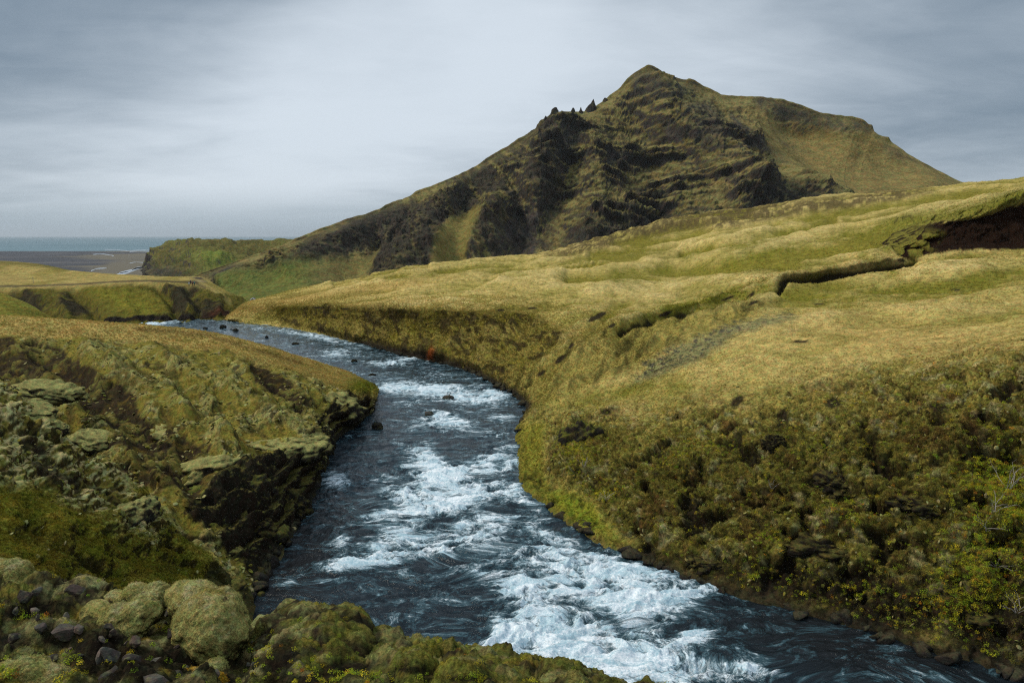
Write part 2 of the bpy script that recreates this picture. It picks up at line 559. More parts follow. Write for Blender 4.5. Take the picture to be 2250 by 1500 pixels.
rows = [[(x, y + 70, d * 0.88) for x, y, d in base], base]
for t, tt in ((0.12, 0.16), (0.3, 0.36), (0.5, 0.55), (0.7, 0.72), (0.85, 0.85), (0.95, 0.95), (0.985, 0.985)):
    rows.append([(a[0], lerp(a[1], sm_ + 2, t), lerp(a[2], c[2], tt)) for a, c, sm_ in zip(base, mc, _sm)])
rows += [mc, [(x, y + 8, d + 60) for x, y, d in mc], [(x, y + 80, d + 400) for x, y, d in mc]]
P = loft(rows, 1.75, 1.5, lo=3)
print('mountain', P.shape)
px, py = to_px(P)
crest_y = np.interp(px, [m[0] for m in mc], _sm)
below = py - crest_y
N = normals(P)
back = (P[..., 1] > np.interp(px, [m[0] for m in mc], [m[2] for m in mc]) + 3)
fade = sstep(below, 2, 40); fade = np.where(back, 0.15, fade)
# big forms: ribs that stand towards the viewer, gullies that cut in (metres)
form = np.zeros(px.shape)
for pts, wd, am in (([(1225, 265), (1200, 380), (1090, 470), (960, 560)], 45, 34), ([(1430, 170), (1470, 260), (1560, 330), (1640, 430)], 50, 38),
                    ([(1300, 330), (1310, 440), (1290, 540)], 40, 30), ([(1640, 300), (1660, 400), (1560, 470)], 40, 12),
                    ([(1000, 420), (930, 520), (880, 590)], 35, 22), ([(640, 545), (560, 600), (505, 620)], 26, 22), ([(780, 485), (700, 545), (640, 590)], 26, 18),
                    ([(1130, 420), (1140, 520), (1120, 590)], 32, -34), ([(1400, 250), (1440, 400), (1450, 520)], 36, -20),
                    ([(1760, 260), (1830, 340), (1950, 400)], 70, -34), ([(830, 480), (800, 560), (760, 610)], 30, -18),
                    ([(1040, 400), (1020, 500), (990, 580)], 26, -20), ([(900, 450), (860, 520)], 20, -10), ([(1250, 330), (1240, 420), (1200, 500)], 25, -16),
                    ([(1760, 400), (1850, 430)], 40, 22), ([(1660, 430), (1710, 412), (1790, 420)], 26, 16), ([(1960, 400), (2040, 400)], 40, 10)):
    form += stroke(px, py, pts, wd) * am
rugg = np.clip(0.75 + fbm(P, 220, 2, 77) * 0.5, 0.2, 1.2)
smooth_bowl = poly(px, py, [(1660, 235), (1760, 262), (1930, 300), (2000, 345), (2150, 420), (1960, 440), (1870, 400), (1760, 385), (1700, 330)], 22)
talus = poly(px, py, [(500, 612), (640, 590), (760, 560), (830, 540), (800, 600), (740, 640), (560, 690), (480, 660)], 14)
talus2 = poly(px, py, [(985, 500), (1040, 460), (1060, 480), (1010, 600), (940, 620)], 9)
sm = np.clip(smooth_bowl + talus + talus2, 0, 1)
rugg = rugg * (1 - 0.85 * sm)
warp = fbm(P, 120, 3, 41)
# downhill ribs and gullies
Q = np.stack([P[..., 0] + warp * 40, P[..., 1] * 0.35, P[..., 2] * 0.30], -1)
ribs = fbm(Q, 75, 4, 17, 0.55, 'r') - 0.5
# strata: near-level ledges with overhangs
zz = P[..., 2] + warp * 8 + P[..., 0] * 0.10 + fbm(P, 30, 3, 42) * 4
f = (zz / 21.0) % 1.0
led = sstep(f, 0.0, 0.72) * (1 - sstep(f, 0.86, 1.0))
f2 = ((zz + 5) / 8.0) % 1.0
led2 = sstep(f2, 0.0, 0.7) * (1 - sstep(f2, 0.82, 1.0))
strm = sstep(fbm(P, 90, 3, 55), -0.15, 0.3)
mid = poly(px, py, [(1180, 270), (1500, 300), (1650, 320), (1680, 480), (1300, 560), (1230, 480), (1180, 380)], 30)
led_a = (0.35 + 0.9 * mid) * strm
disp = form * 1.6 + rugg * (ribs * 34 + led * 26 * led_a + led2 * 12 * led_a + fbm(P, 30, 5, 88, 0.6) * 10 + (fbm(P * (1, 1, 2.2), 13, 4, 89, .6, 'r') - .5) * 9 + (fbm(np.stack([P[..., 0] + P[..., 1] * .3, P[..., 1] * .15, P[..., 2] * .12], -1), 34, 4, 90, .6, 'r') - .5) * 26 * (1 - sstep(px, 1150, 1450))) + fbm(P, 9, 2, 6) * 1.2
disp *= fade
toward = np.stack([N[..., 0] * 0.5, N[..., 1] * 0.8 - 0.45, N[..., 2] * 0.35], -1)
P = P + toward * disp[..., None]
# jagged crest
P[..., 2] += (1 - sstep(below, 0, 12)) * fbm(P * (1, 0, 0), 14, 3, 61) * 2.2 * (~back)
N = normals(P)
px, py = to_px(P)
lum = fbm(P, 70, 5, 23, 0.6)
nz = N[..., 2] + lum * 0.16 + fbm(P, 12, 2, 71) * 0.10 + 0.05 + sm * 0.5
col = C3((0.102, 0.086, 0.028), P)
col = mixc(col, (0.165, 0.140, 0.055), sstep(fbm(P, 140, 4, 91), 0.0, 0.5) * 0.8)
col = mixc(col, (0.23, 0.205, 0.09), sstep(N[..., 2] + lum * .3, 0.62, 0.88) * 0.6)
col = mixc(col, (0.036, 0.032, 0.030), (1 - sstep(nz, 0.49, 0.66)))
col = mixc(col, (0.060, 0.050, 0.026), sstep(fbm(P, 40, 4, 93, .62), 0.08, 0.3) * (1 - sm) * .75)
def scree(pts, soft, c=SCREE, amt=0.9):
    global col
    wx = fbm(P, 25, 3, 13) * 9
    col = mixc(col, c, poly(px + wx, py, pts, soft) * amt * np.clip(0.75 + fbm(Q, 14, 3, 19) * 1.0, 0, 1))
scree([(1175, 415), (1190, 440), (1175, 560), (1160, 590), (1080, 590), (1105, 500), (1150, 455)], 6, SCREE, 1)
scree([(1600, 245), (1625, 262), (1700, 330), (1735, 358), (1725, 352), (1650, 315), (1610, 270)], 7)
scree([(1700, 300), (1780, 340), (1730, 325)], 5)
scree([(1935, 318), (1975, 330), (2010, 355), (1980, 352), (1950, 345)], 6, (0.035, 0.033, 0.036))
scree([(1330, 325), (1380, 330), (1430, 375), (1400, 365), (1340, 360)], 8)
scree([(1458, 270), (1490, 290), (1500, 315), (1465, 300)], 6)
scree([(1500, 230), (1560, 220), (1620, 300), (1560, 320), (1510, 270)], 14, SCREE, 0.7)
scree([(1640, 408), (1700, 392), (1780, 395), (1850, 430), (1840, 440), (1640, 460)], 9, (0.024, 0.024, 0.024), 0.95)
scree([(1230, 520), (1300, 480), (1420, 470), (1560, 470), (1560, 520), (1230, 590)], 10, (0.03, 0.03, 0.03), 0.8)
scree([(1180, 255), (1235, 255), (1290, 290), (1240, 350), (1185, 330)], 12, (0.045, 0.043, 0.043), 0.75)
scree([(1380, 165), (1427, 155), (1500, 185), (1540, 195), (1480, 215), (1400, 205)], 12, (0.055, 0.052, 0.045), 0.7)
scree([(1660, 215), (1780, 245), (1880, 265), (1920, 285), (1850, 290), (1740, 270), (1660, 240)], 9, (0.04, 0.04, 0.04), 0.8)
scree([(720, 500), (840, 458), (960, 440), (980, 480), (860, 530), (740, 560), (660, 590), (600, 615), (540, 620), (560, 590), (640, 555)], 9, (0.042, 0.038, 0.040), 0.85)
scree([(840, 540), (960, 490), (1000, 520), (970, 580), (900, 600), (810, 600)], 8, (0.022, 0.022, 0.020), 0.8)
scree([(655, 625), (700, 590), (760, 580), (740, 600), (690, 630)], 4, (0.028, 0.028, 0.028), 0.95)
scree([(450, 600), (520, 575), (560, 590), (545, 640), (520, 650), (470, 620)], 8, (0.04, 0.038, 0.042), 0.8)
vst = fbm(np.stack([P[..., 0] + P[..., 1] * .3, P[..., 1] * .15, P[..., 2] * .10], -1), 16, 4, 95, .62)
flank = poly(px, py, [(640, 545), (850, 455), (1180, 290), (1230, 420), (1200, 620), (700, 640)], 25)
col = mixc(col, (0.040, 0.036, 0.032), flank * sstep(vst, -.22, .14) * .88 * (1 - talus2 * .8))
col = mixc(col, (0.034, 0.031, 0.030), mid * sstep(fbm(P * (.35, .35, 2.6), 22, 4, 96, .62), 0.02, .22) * .8)
tg = talus * (1 - sstep(px, 640, 760))
col = mixc(col, (0.115, 0.135, 0.035), tg * 0.9)
col = mixc(col, (0.19, 0.165, 0.055), np.clip(talus - tg, 0, 1) * 0.7)
col = mixc(col, (0.17, 0.145, 0.045), talus2 * 0.8)
col = mixc(col, (0.20, 0.158, 0.060), smooth_bowl * 0.8 * np.clip(0.8 + lum, 0, 1) * (1 - sstep(py - (235 + (px - 1700) * 0.5), 0, 1) * 0))
structure(make_grid('mountain', P, M_MOUNT, {'Col': col}))
MT = dict(P=P, px=px, py=py)

# ------------------------------------------------------------------ rocks
def ico(sub):
    bm = bmesh.new(); bmesh.ops.create_icosphere(bm, subdivisions=sub, radius=1.0)
    V = np.array([v.co[:] for v in bm.verts]); Fc = np.array([[v.index for v in f.verts] for f in bm.faces])
    bm.free(); return V, Fc
ICO = {k: ico(k) for k in (2, 3, 4, 5, 6)}


def tri_mesh(name, V, Fc, mat, col=None, smooth=True):
    me = bpy.data.meshes.new(name)
    me.vertices.add(len(V)); me.vertices.foreach_set('co', V.astype(np.float32).ravel())
    k = Fc.shape[1]
    me.loops.add(Fc.size); me.loops.foreach_set('vertex_index', Fc.astype(np.int32).ravel())
    me.polygons.add(len(Fc)); me.polygons.foreach_set('loop_start', (np.arange(len(Fc)) * k).astype(np.int32))
    me.polygons.foreach_set('loop_total', np.full(len(Fc), k, np.int32))
    me.update(calc_edges=True)
    me.polygons.foreach_set('use_smooth', np.full(len(Fc), smooth, bool))
    if col is not None: set_attr(me, 'Col', col)
    if mat: me.materials.append(mat)
    return me


def vnormals(V, Fc):
    fn = np.cross(V[Fc[:, 1]] - V[Fc[:, 0]], V[Fc[:, 2]] - V[Fc[:, 0]])
    n = np.zeros_like(V)
    for i in range(3): np.add.at(n, Fc[:, i], fn)
    return n / (np.linalg.norm(n, axis=1, keepdims=True) + 1e-12)


def mossy_rock(name, px, py, Dd, wpx, hpx, dep=1.0, seed=0, sub=5, lump=0.22, moss=0.45, mosscol=PALE, rock=ROCK, rot=0.0, mat=None, tilt=(0, 0), overhang=0.0, flat_top=0.0, detail=0.09, sink=0.0):
    """rounded block of rock standing at distance Dd whose silhouette is about wpx by hpx photograph points"""
    c = at(px, py, Dd).reshape(3)
    s = Dd / F / cP
    rx, rz = wpx * 0.5 * s, hpx * 0.5 * s
    ry = rx * dep
    V, Fc = ICO[sub]
    V = V.copy()
    r = np.ones(len(V))
    off = seed * 3.7
    r += fbm(V + off, 0.9, 3, seed, 0.5) * lump * 1.6
    r += (fbm(V + off, 0.45, 3, seed + 5, 0.5, 'b') - 0.3) * lump
    V = V * r[:, None]
    if flat_top: V[:, 2] = np.where(V[:, 2] > 0, np.tanh(V[:, 2] * (1 + flat_top)) / (1 + flat_top * 0.6), V[:, 2])
    if overhang:
        k = np.clip(-V[:, 2], 0, 1.2) * overhang
        V[:, 0] *= 1 - k * 0.5; V[:, 1] *= 1 - k * 0.5
    V = V * np.array([rx, ry, rz])
    V += vnormals(V, Fc) * (fbm(V + off, rx * detail * 4, 3, seed + 9, 0.6)[:, None]) * rx * detail
    V[:, 2] += V[:, 0] * tilt[0] + V[:, 1] * tilt[1]
    a = math.radians(rot)
    x, y = V[:, 0] * math.cos(a) - V[:, 1] * math.sin(a), V[:, 0] * math.sin(a) + V[:, 1] * math.cos(a)
    V = np.stack([x, y, V[:, 2]], 1)
    nz = vnormals(V, Fc)[:, 2] + fbm(V + off, rx * 0.4, 3, seed + 2) * 0.3
    col = C3(rock, V)
    col = mixc(col, (0.06, 0.055, 0.02), sstep(fbm(V + off, rx * 0.25, 3, seed + 4), 0.05, 0.3) * 0.8)
    col = mixc(col, mosscol, sstep(nz, moss - 0.15, moss + 0.15) * np.clip(0.85 + fbm(V + off, rx * .3, 2, seed) * .7, 0, 1))
    me = tri_mesh(name, V, Fc, mat or M_MOSSROCK, col)
    o = bpy.data.objects.new(name, me); C.objects.link(o); o.location = (c[0], c[1], c[2] - sink)
    return o


def angular(seed, sub=3, planes=14, noise=0.03, sx=(1, 1, 1)):
    r = np.random.default_rng(seed)
    V, Fc = ICO[sub]
    n = r.normal(size=(planes, 3)); n /= np.linalg.norm(n, axis=1, keepdims=True)
    d = r.uniform(0.5, 0.95, planes)
    dots = V @ n.T
    lim = np.where(dots > 0.05, d / np.maximum(dots, 0.05), 9)
    rad = np.minimum(lim.min(1), 1.25)
    V2 = V * rad[:, None] * np.array(sx)
    V2 = V2 + fbm(V2 + seed, 0.35, 3, seed)[:, None] * noise
    return V2, Fc




wet = []
for k in range(5):
    V, Fc = angular(100 + k, 3, 12, .06)
    c = mixc(C3((.020, .019, .019), V), (.055, .05, .03), sstep(V[:, 2] + fbm(V, .5, 2, k) * .6, .2, .6) * .7)
    wet.append(tri_mesh('shore_stone', V, Fc, M_MOSSROCK, c))

# pinnacles on the mountain's ridge
for i, (x, yt, yb, wd, lab) in enumerate(((1219, 237, 256, 20, 'blocky dark rock knob leftmost of the crags on the mountain ridge'),
                                  (1259, 238, 252, 12, 'small squat rock tooth on the ridge just right of the blocky knob'),
                                  (1276, 237, 251, 13, 'small pointed rock tooth next to the tallest pinnacle on the ridge'),
                                  (1298, 220, 246, 22, 'tallest thorn shaped rock pinnacle on the ridge left of the summit'),
                                  (1330, 217, 234, 18, 'low rock crag on the ridge where it steepens to the summit'),
                                  (1199, 256, 268, 10, 'tiny rock tooth below the blocky knob on the left ridge'))):
    Dd = float(np.interp(x, [m[0] for m in mc], [m[2] for m in mc])) - 3
    V, Fc = ICO[4]
    s = Dd / F
    V = V.copy()
    up = (V[:, 2] + 1) / 2
    sharp = 'thorn' in lab or 'pointed' in lab
    taper = np.interp(up, [0, .5, .8, 1], [2.1, 1.05, .5, .28] if sharp else [1.4, 1.0, .85, .8])
    V[:, 0] *= taper; V[:, 1] *= taper
    V = V + (fbm(V + i * 5, 0.5, 3, i, 0.6) * 0.35)[:, None] * V * (1, 1, .4)
    if 'thorn' in lab: V[:, 0] += up ** 2 * 0.5
    hh = (yb + 16 - yt) * .5
    V = V * np.array([wd * .5 * s, wd * .5 * s, hh * s])
    c = at(x, (yt + yb + 16) * .5, Dd).reshape(3)
    me = tri_mesh('rock_pinnacle', V, Fc, M_MOUNT, mixc(C3((.036, .034, .032), V), (.08, .07, .03), sstep(fbm(V, 8, 2, i), 0, .4) * .5))
    o = bpy.data.objects.new('rock_pinnacle', me); C.objects.link(o); o.location = c
    thing(o, lab, 'rock pinnacle', 'crags along the mountain ridge')

# ------------------------------------------------------------------ far bank hill with the path
fs = [(-250, 706), (0, 712), (80, 713), (160, 714), (250, 713), (300, 711), (360, 708), (420, 705), (470, 702), (503, 698), (530, 690), (570, 690)]
fcr = [(-250, 570, 330), (0, 573, 320), (80, 579, 300), (160, 594, 285), (250, 602, 272), (300, 604, 268), (360, 607, 264), (435, 607, 262), (475, 626, 258), (505, 642, 256), (545, 664, 256), (600, 700, 256)]
fbr = [(-250, 634, 240), (0, 630, 236), (80, 629, 236), (160, 626, 236), (250, 620, 236), (300, 618, 236), (360, 619, 235), (428, 624, 235), (468, 640, 236), (498, 655, 238), (540, 672, 240), (590, 704, 245)]
sh = [(x, y, None) for x, y in fs]
def dz(p): return p[2] if p[2] else float(dist_z(p[0], p[1]))
rows = [[(x, y + 6, dz((x, y, None)) - 4) for x, y in fs], sh]
for t, tt in ((0.12, 0.05), (0.35, 0.28), (0.65, 0.58), (0.9, 0.86)):
    rows.append([(lerp(a[0], c[0], t), lerp(a[1], c[1], t), lerp(dz(a), c[2], tt)) for a, c in zip(sh, fbr)])
rows += [fbr, [(a[0], a[1] - 3.5, a[2] + 5) for a in fbr],
         [(lerp(a[0], c[0], .6), lerp(a[1], c[1], .55), lerp(a[2], c[2], .6)) for a, c in zip(fbr, fcr)], fcr, [(x + 4, y + 8, d + 12) for x, y, d in fcr], [(x + 20, y + 60, d + 60) for x, y, d in fcr]]
P = loft(rows, 1.7, 1.4, lo=4)
px, py = to_px(P)
N = normals(P)
path_y = np.interp(px, [-250, 0, 80, 160, 250, 300, 360, 430, 470], [634, 630, 629, 626, 620, 617.5, 619, 622, 640])
fy = py - path_y
face = sstep(fy, 0, 14)
gul = np.zeros(px.shape)
for pts, wd, am in (([(0, 640), (60, 660), (130, 700)], 14, -1.2), ([(160, 640), (200, 670), (215, 705)], 12, -1.8), ([(345, 628), (380, 665), (385, 700)], 9, -1.6), ([(410, 632), (440, 665), (430, 698)], 8, -1.4),
                    ([(365, 628), (400, 650), (415, 680)], 7, 1.0), ([(440, 625), (480, 660), (480, 695)], 9, 1.0), ([(60, 640), (130, 660), (150, 700)], 12, 1.1), ([(280, 625), (275, 660), (300, 700)], 12, 0.7)):
    gul += stroke(px, py, pts, wd) * am
disp = gul * face * 1.4 + fbm(P, 9, 4, 33, 0.55) * 1.3 * (0.15 + 0.85 * face) + (fbm(P * (1, .4, .3), 3.0, 4, 3, .6, 'r') - .5) * 0.9 * face + fbm(P, 3, 2, 13) * 0.12
P = P + N * disp[..., None]
N = normals(P)
gold = C3(GOLD, P) * 0.8
gold = mixc(gold, GREEN, sstep(fbm(P * (1, .6, 1), 14, 3, 7), -0.1, 0.35) * 0.5)
gold = mixc(gold, OLIVE, stroke(px, py, [(-100, 571), (90, 582), (150, 590)], 5) * 0.7)
fc = C3((0.105, 0.095, 0.02), P)
fc = mixc(fc, (0.165, 0.155, 0.024), np.clip(blob(px, py, 300, 668, 65, 30, 12) + blob(px, py, 225, 640, 60, 16, 20) * .8, 0, 1))
rk = np.clip(blob(px, py, 165, 672, 42, 30, 35) + blob(px, py, 60, 660, 60, 22, 25) * .9 + blob(px, py, 395, 665, 30, 34, -10) + blob(px, py, 460, 675, 40, 26, 20) * .8 + blob(px, py, 400, 632, 50, 8, 5) * .8, 0, 1)
rkm = sstep(rk + fbm(P, 5, 4, 44, .6) * 0.7, 0.35, 0.75)
fc = mixc(fc, (0.028, 0.024, 0.018), rkm * .92)
low = stroke(px, py, [(200, 706), (300, 700), (420, 696), (500, 690)], 9)
fc = mixc(fc, (0.016, 0.013, 0.012), sstep(low + fbm(P, 4, 3, 4) * .5, .35, .8))
fc = mixc(fc, REDB, blob(px, py, 478, 690, 22, 7) * .7)
fc = mixc(fc, ROCK, (1 - sstep(N[..., 2] + fbm(P, 3, 3, 8) * .1, .3, .5)) * .8)
col = mixc(gold, (0, 0, 0), np.zeros(px.shape)) * (1 - face[..., None]) + fc * face[..., None]
pth = np.exp(-((fy + 1) / np.interp(px, [0, 200, 400, 440], [2.4, 1.8, 2.2, 6])) ** 2) * (px < 452)
col = mixc(col, (0.045, 0.036, 0.036), np.clip(pth * .85, 0, 1) * sstep(px, -200, -150))
col = mixc(col, (0.30, 0.25, 0.20), blob(px, py, 442, 618, 12, 2.5, 8) * .8)
col = mixc(col, (0.055, 0.05, 0.055), np.clip(blob(px, py, 436, 611, 13, 2.6, 6) * 1.2, 0, 1))
col = mixc(col, GOLD, np.clip(stroke(px, py, [(440, 622), (475, 640), (505, 665)], 5), 0, 1) * .5)
structure(make_grid('path_hill', P, M_FAR, {'Col': col}))
PH = dict(P=P, px=px, py=py)

# green shoulder between the two
cr = [(-260, 560, 150), (-100, 612, 150), (0, 644, 150), (60, 667, 150), (110, 695, 150), (135, 708, 150), (175, 735, 151), (230, 790, 152)]
rows = [[(x - 10, y + 160, 118) for x, y, d in cr], [(x - 5, y + 70, 135) for x, y, d in cr], [(x, y + 22, 145) for x, y, d in cr], cr, [(x, y + 5, d + 3) for x, y, d in cr], [(x, y + 80, d + 25) for x, y, d in cr]]
P = loft(rows, 2.2, 2.2)
N = normals(P)
P = P + N * (fbm(P, 8, 4, 51) * .35)[..., None]
px, py = to_px(P)
col = mixc(C3((0.165, 0.16, 0.032), P), (.22, .185, .05), sstep(fbm(P, 9, 3, 4), 0, .4) * .6)
structure(make_grid('green_shoulder', P, M_FAR, {'Col': col}))

# ------------------------------------------------------------------ right bank: one big lofted slope from the water to the skyline
cols = [
 [(560, 706, 275), (565, 704, 272), (572, 700, 270), (580, 696, 268), (590, 692, 266), (596, 690, 264), (602, 688, 263), (606, 686, 262), (610, 684, 262), (614, 682, 262), (618, 680, 262), (624, 678, 262)],
 [(490, 704, 203), (495, 702, None), (503, 697, 205.5), (512, 690, 207), (522, 682.5, 209), (528, 677.5, 211), (534, 673, 213), (540, 669, 216), (545, 668, 220), (550, 667, 226), (555, 666, 234), (566, 664, 244)],
 [(598, 722, 188), (600, 715, None), (603, 706, 194), (607, 692, 196.5), (609, 683, 198), (611, 676, 199.5), (613, 668, 206), (615, 661, 213), (618, 656, 220), (621, 651, 228), (623, 647, 235), (626, 643, 243)],
 [(738, 752, 160), (740, 742, None), (742, 728, 167.5), (745, 705, 170.5), (748, 688, 172.3), (750, 675, 174), (752, 668, 181), (754, 660, 188), (756, 652, 196), (758, 642, 210), (760, 630, 225), (763, 616, 243)],
 [(867, 788, 138), (870, 776, None), (872, 762, 145.5), (877, 725, 149.5), (881, 702, 151.8), (885, 682, 154), (889, 671, 164), (892, 662, 173), (895, 652, 183), (899, 630, 205), (903, 605, 232), (907, 584, 262)],
 [(950, 808, 128), (955, 795, None), (958, 778, 135), (966, 740, 140), (975, 712, 142.5), (985, 683, 145.5), (991, 670, 156), (996, 660, 165), (1000, 650, 175), (1008, 625, 202), (1014, 597, 236), (1020, 575, 270)],
 [(1030, 832, 117), (1040, 818, None), (1045, 800, 124.5), (1062, 760, 129), (1078, 715, 134), (1090, 684, 139), (1097, 672, 147), (1103, 660, 156), (1108, 650, 165), (1118, 622, 194), (1127, 590, 236), (1135, 564, 280)],
 [(1078, 860, 107), (1088, 843, None), (1098, 825, 115), (1120, 790, 119), (1150, 745, 125), (1175, 700, 131), (1185, 683, 138), (1192, 672, 145), (1200, 660, 153), (1212, 630, 178), (1226, 588, 225), (1240, 546, 290)],
 [(1115, 882, 100), (1130, 866, None), (1145, 850, 106), (1180, 810, 108), (1240, 765, 111), (1280, 730, 115), (1310, 705, 120), (1318, 690, 126), (1324, 678, 133), (1340, 620, 180), (1355, 560, 245), (1365, 510, 310)],
 [(1142, 912, 92), (1160, 900, None), (1180, 884, 96.5), (1230, 845, 98), (1330, 790, 101), (1390, 755, 105), (1425, 718, 113), (1440, 702, 122), (1448, 688, 127), (1470, 630, 170), (1485, 560, 240), (1498, 476, 330)],
 [(1120, 965, 81), (1140, 948, None), (1165, 930, 86.5), (1260, 885, 88), (1390, 835, 90), (1480, 785, 93), (1560, 692, 115), (1600, 660, 135), (1612, 638, 140), (1600, 600, 165), (1595, 530, 230), (1590, 464, 330)],
 [(1126, 1025, 71), (1146, 1010, None), (1172, 992, 75.5), (1260, 940, 78), (1400, 885, 80.5), (1590, 790, 86), (1680, 680, 112), (1730, 619, 137), (1735, 602, 140), (1710, 570, 165), (1695, 520, 230), (1685, 453, 330)],
 [(1130, 1075, 65), (1150, 1055, None), (1180, 1035, 69.2), (1250, 985, 71.5), (1400, 930, 74), (1700, 800, 81), (1830, 672, 108), (1860, 605, 140), (1862, 588, 143), (1830, 550, 165), (1810, 505, 220), (1795, 436, 320)],
 [(1175, 1125, 59), (1200, 1105, None), (1230, 1080, 63), (1290, 1020, 65.5), (1420, 950, 68), (1800, 820, 75), (1920, 665, 108), (1985, 586, 142), (1975, 558, 146), (1940, 530, 160), (1925, 490, 210), (1910, 426, 310)],
 [(1265, 1195, 52.5), (1290, 1172, None), (1320, 1140, 56), (1380, 1070, 58.5), (1480, 985, 61.5), (1880, 835, 69), (2010, 665, 105), (2080, 553, 140), (2065, 500, 146), (2050, 488, 160), (2040, 462, 210), (2025, 417, 300)],
 [(1420, 1265, 47.5), (1440, 1240, None), (1465, 1195, 50.5), (1510, 1110, 53), (1590, 1000, 56.5), (1960, 840, 65), (2100, 660, 102), (2160, 549, 138), (2140, 478, 146), (2130, 466, 162), (2130, 447, 205), (2130, 405, 285)],
 [(1600, 1335, 43), (1620, 1305, None), (1640, 1255, 46), (1670, 1150, 48.8), (1730, 1000, 53), (2050, 830, 61), (2200, 655, 100), (2250, 545, 137), (2230, 452, 146), (2230, 444, 165), (2230, 428, 200), (2230, 396, 275)],
 [(1830, 1400, 39), (1850, 1368, None), (1865, 1310, 42.3), (1890, 1170, 45.2), (1940, 1000, 49.5), (2170, 810, 57), (2320, 650, 98), (2360, 540, 135), (2340, 428, 146), (2340, 422, 165), (2340, 408, 200), (2340, 378, 265)],
 [(2060, 1475, 36), (2080, 1437, None), (2090, 1370, 38.8), (2110, 1200, 41.7), (2150, 1000, 46), (2320, 790, 53), (2450, 640, 95), (2480, 535, 134), (2460, 415, 146), (2460, 408, 165), (2460, 395, 200), (2460, 368, 260)],
 [(2330, 1545, 33), (2350, 1505, None), (2360, 1420, 36.5), (2380, 1220, 39), (2420, 1000, 43), (2500, 770, 51), (2620, 630, 92), (2650, 530, 134), (2640, 415, 148), (2640, 405, 165), (2640, 390, 200), (2650, 360, 255)],
 [(2750, 1640, 30), (2770, 1600, None), (2780, 1500, 33), (2800, 1250, 35.5), (2850, 1000, 39), (2900, 750, 48), (3000, 620, 90), (3050, 520, 132), (3050, 420, 148), (3050, 400, 165), (3050, 370, 200), (3050, 330, 250)],
]
rows = [list(r) for r in zip(*cols)]
rows[0] = [(x, y, float(dist_z(x, y, -0.6))) if i else (x, y, d) for i, (x, y, d) in enumerate(rows[0])]
rows.append([(x, y + 6, d + 12) for x, y, d in rows[-1]])
rows.append([(x, y + 120, d + 120) for x, y, d in rows[-2]])
P = loft(rows, 1.75, 1.55, lo=4)
print('right bank verts', P.shape)
px, py = to_px(P)
N = normals(P)
dist = P[..., 1]
shrub = poly(px + fbm(P, 5, 3, 2) * 60, py + fbm(P, 4, 3, 12) * 40, [(1195, 925), (1300, 915), (1420, 925), (1560, 880), (1680, 880), (1800, 850), (1950, 820), (2100, 790), (2300, 780), (2900, 740), (2900, 1700), (1900, 1420), (1500, 1290), (1300, 1190), (1200, 1100)], 58)
green_spit = poly(px, py, [(1120, 930), (1200, 940), (1200, 1050), (1220, 1085), (1300, 1100), (1330, 1160), (1400, 1210), (1340, 1215), (1130, 1080)], 14)
shrub = np.clip(shrub - green_spit * 0.9 - blob(px, py, 1270, 1125, 65, 28, 35), 0, 1)
bankface = poly(px, py, [(590, 672), (750, 676), (900, 684), (1090, 688), (1180, 700), (1250, 740), (1200, 800), (1110, 850), (1000, 812), (870, 778), (740, 744), (620, 718)], 10)
rough_b = sstep(bankface * (1 - .0) + fbm(P * (1, 1, .5), 8, 4, 25, .6) * 1.1, .62, 1.15)
sg = np.clip(sstep(dist, 55, 110), 0, 1)
# --- shape
und = fbm(P * (.30, .8, 1) + fbm(P, 30, 2, 99)[..., None] * 4, 12, 3, 98, .45, 'r') - .5
G = (fbm(P * (1, .7, 1), 18, 3, 101) * 1.4 + und * 1.5) * sg + fbm(P, 5.0, 3, 102, .5) * (0.25 + .2 * sg)
ctu, idt = cushions(P * (1, .8, 1), 3.2, 21)
hum = fbm(P, 1.6, 3, 103, .55, 'b') * 0.16 + ctu * .34 * sstep(fbm(P, 20, 3, 117), -.35, .25)
scar_m = poly(px, py, [(1935, 520), (1990, 505), (2080, 492), (2160, 480), (2260, 450), (2700, 400), (2700, 550), (2250, 552), (2080, 556), (1990, 575)], 9)
shs = shrub > .01
cu1, id1 = cushions(P, .85, 1, shs)
cu2, id2 = cushions(P, .42, 2, shs & (dist < 75))
lumps = cu1 * .36 + cu2 * .15 - .2 + (fbm(P, 2.8, 4, 104, .55, 'b') - 0.35) * 1.1 + fbm(P, 7, 3, 105) * 1.2
holes = sstep(fbm(P * (1, 1, 1.3), 2.6, 4, 106, .55), 0.14, 0.30)
disp = (G + hum) * (1 - shrub) * (1 - scar_m) + shrub * (lumps - holes * 1.0)
# erosion ribs running down the far bank's face
Qr = np.stack([P[..., 0] + P[..., 1] * .4, P[..., 1] * 0.4, P[..., 2] * 0.2], -1)
disp += rough_b * ((fbm(Qr, 4.5, 3, 107, .6, 'r') - .5) * 1.5 + fbm(P, 1.5, 3, 108) * .5)
def st(pts, wd, am): return stroke(px, py, pts, wd) * am
wob = fbm(P, 14, 3, 115) * 16
amod = np.clip(.95 + fbm(P * (1, .7, 1), 16, 3, 116) * 1.5, .15, 1.9)
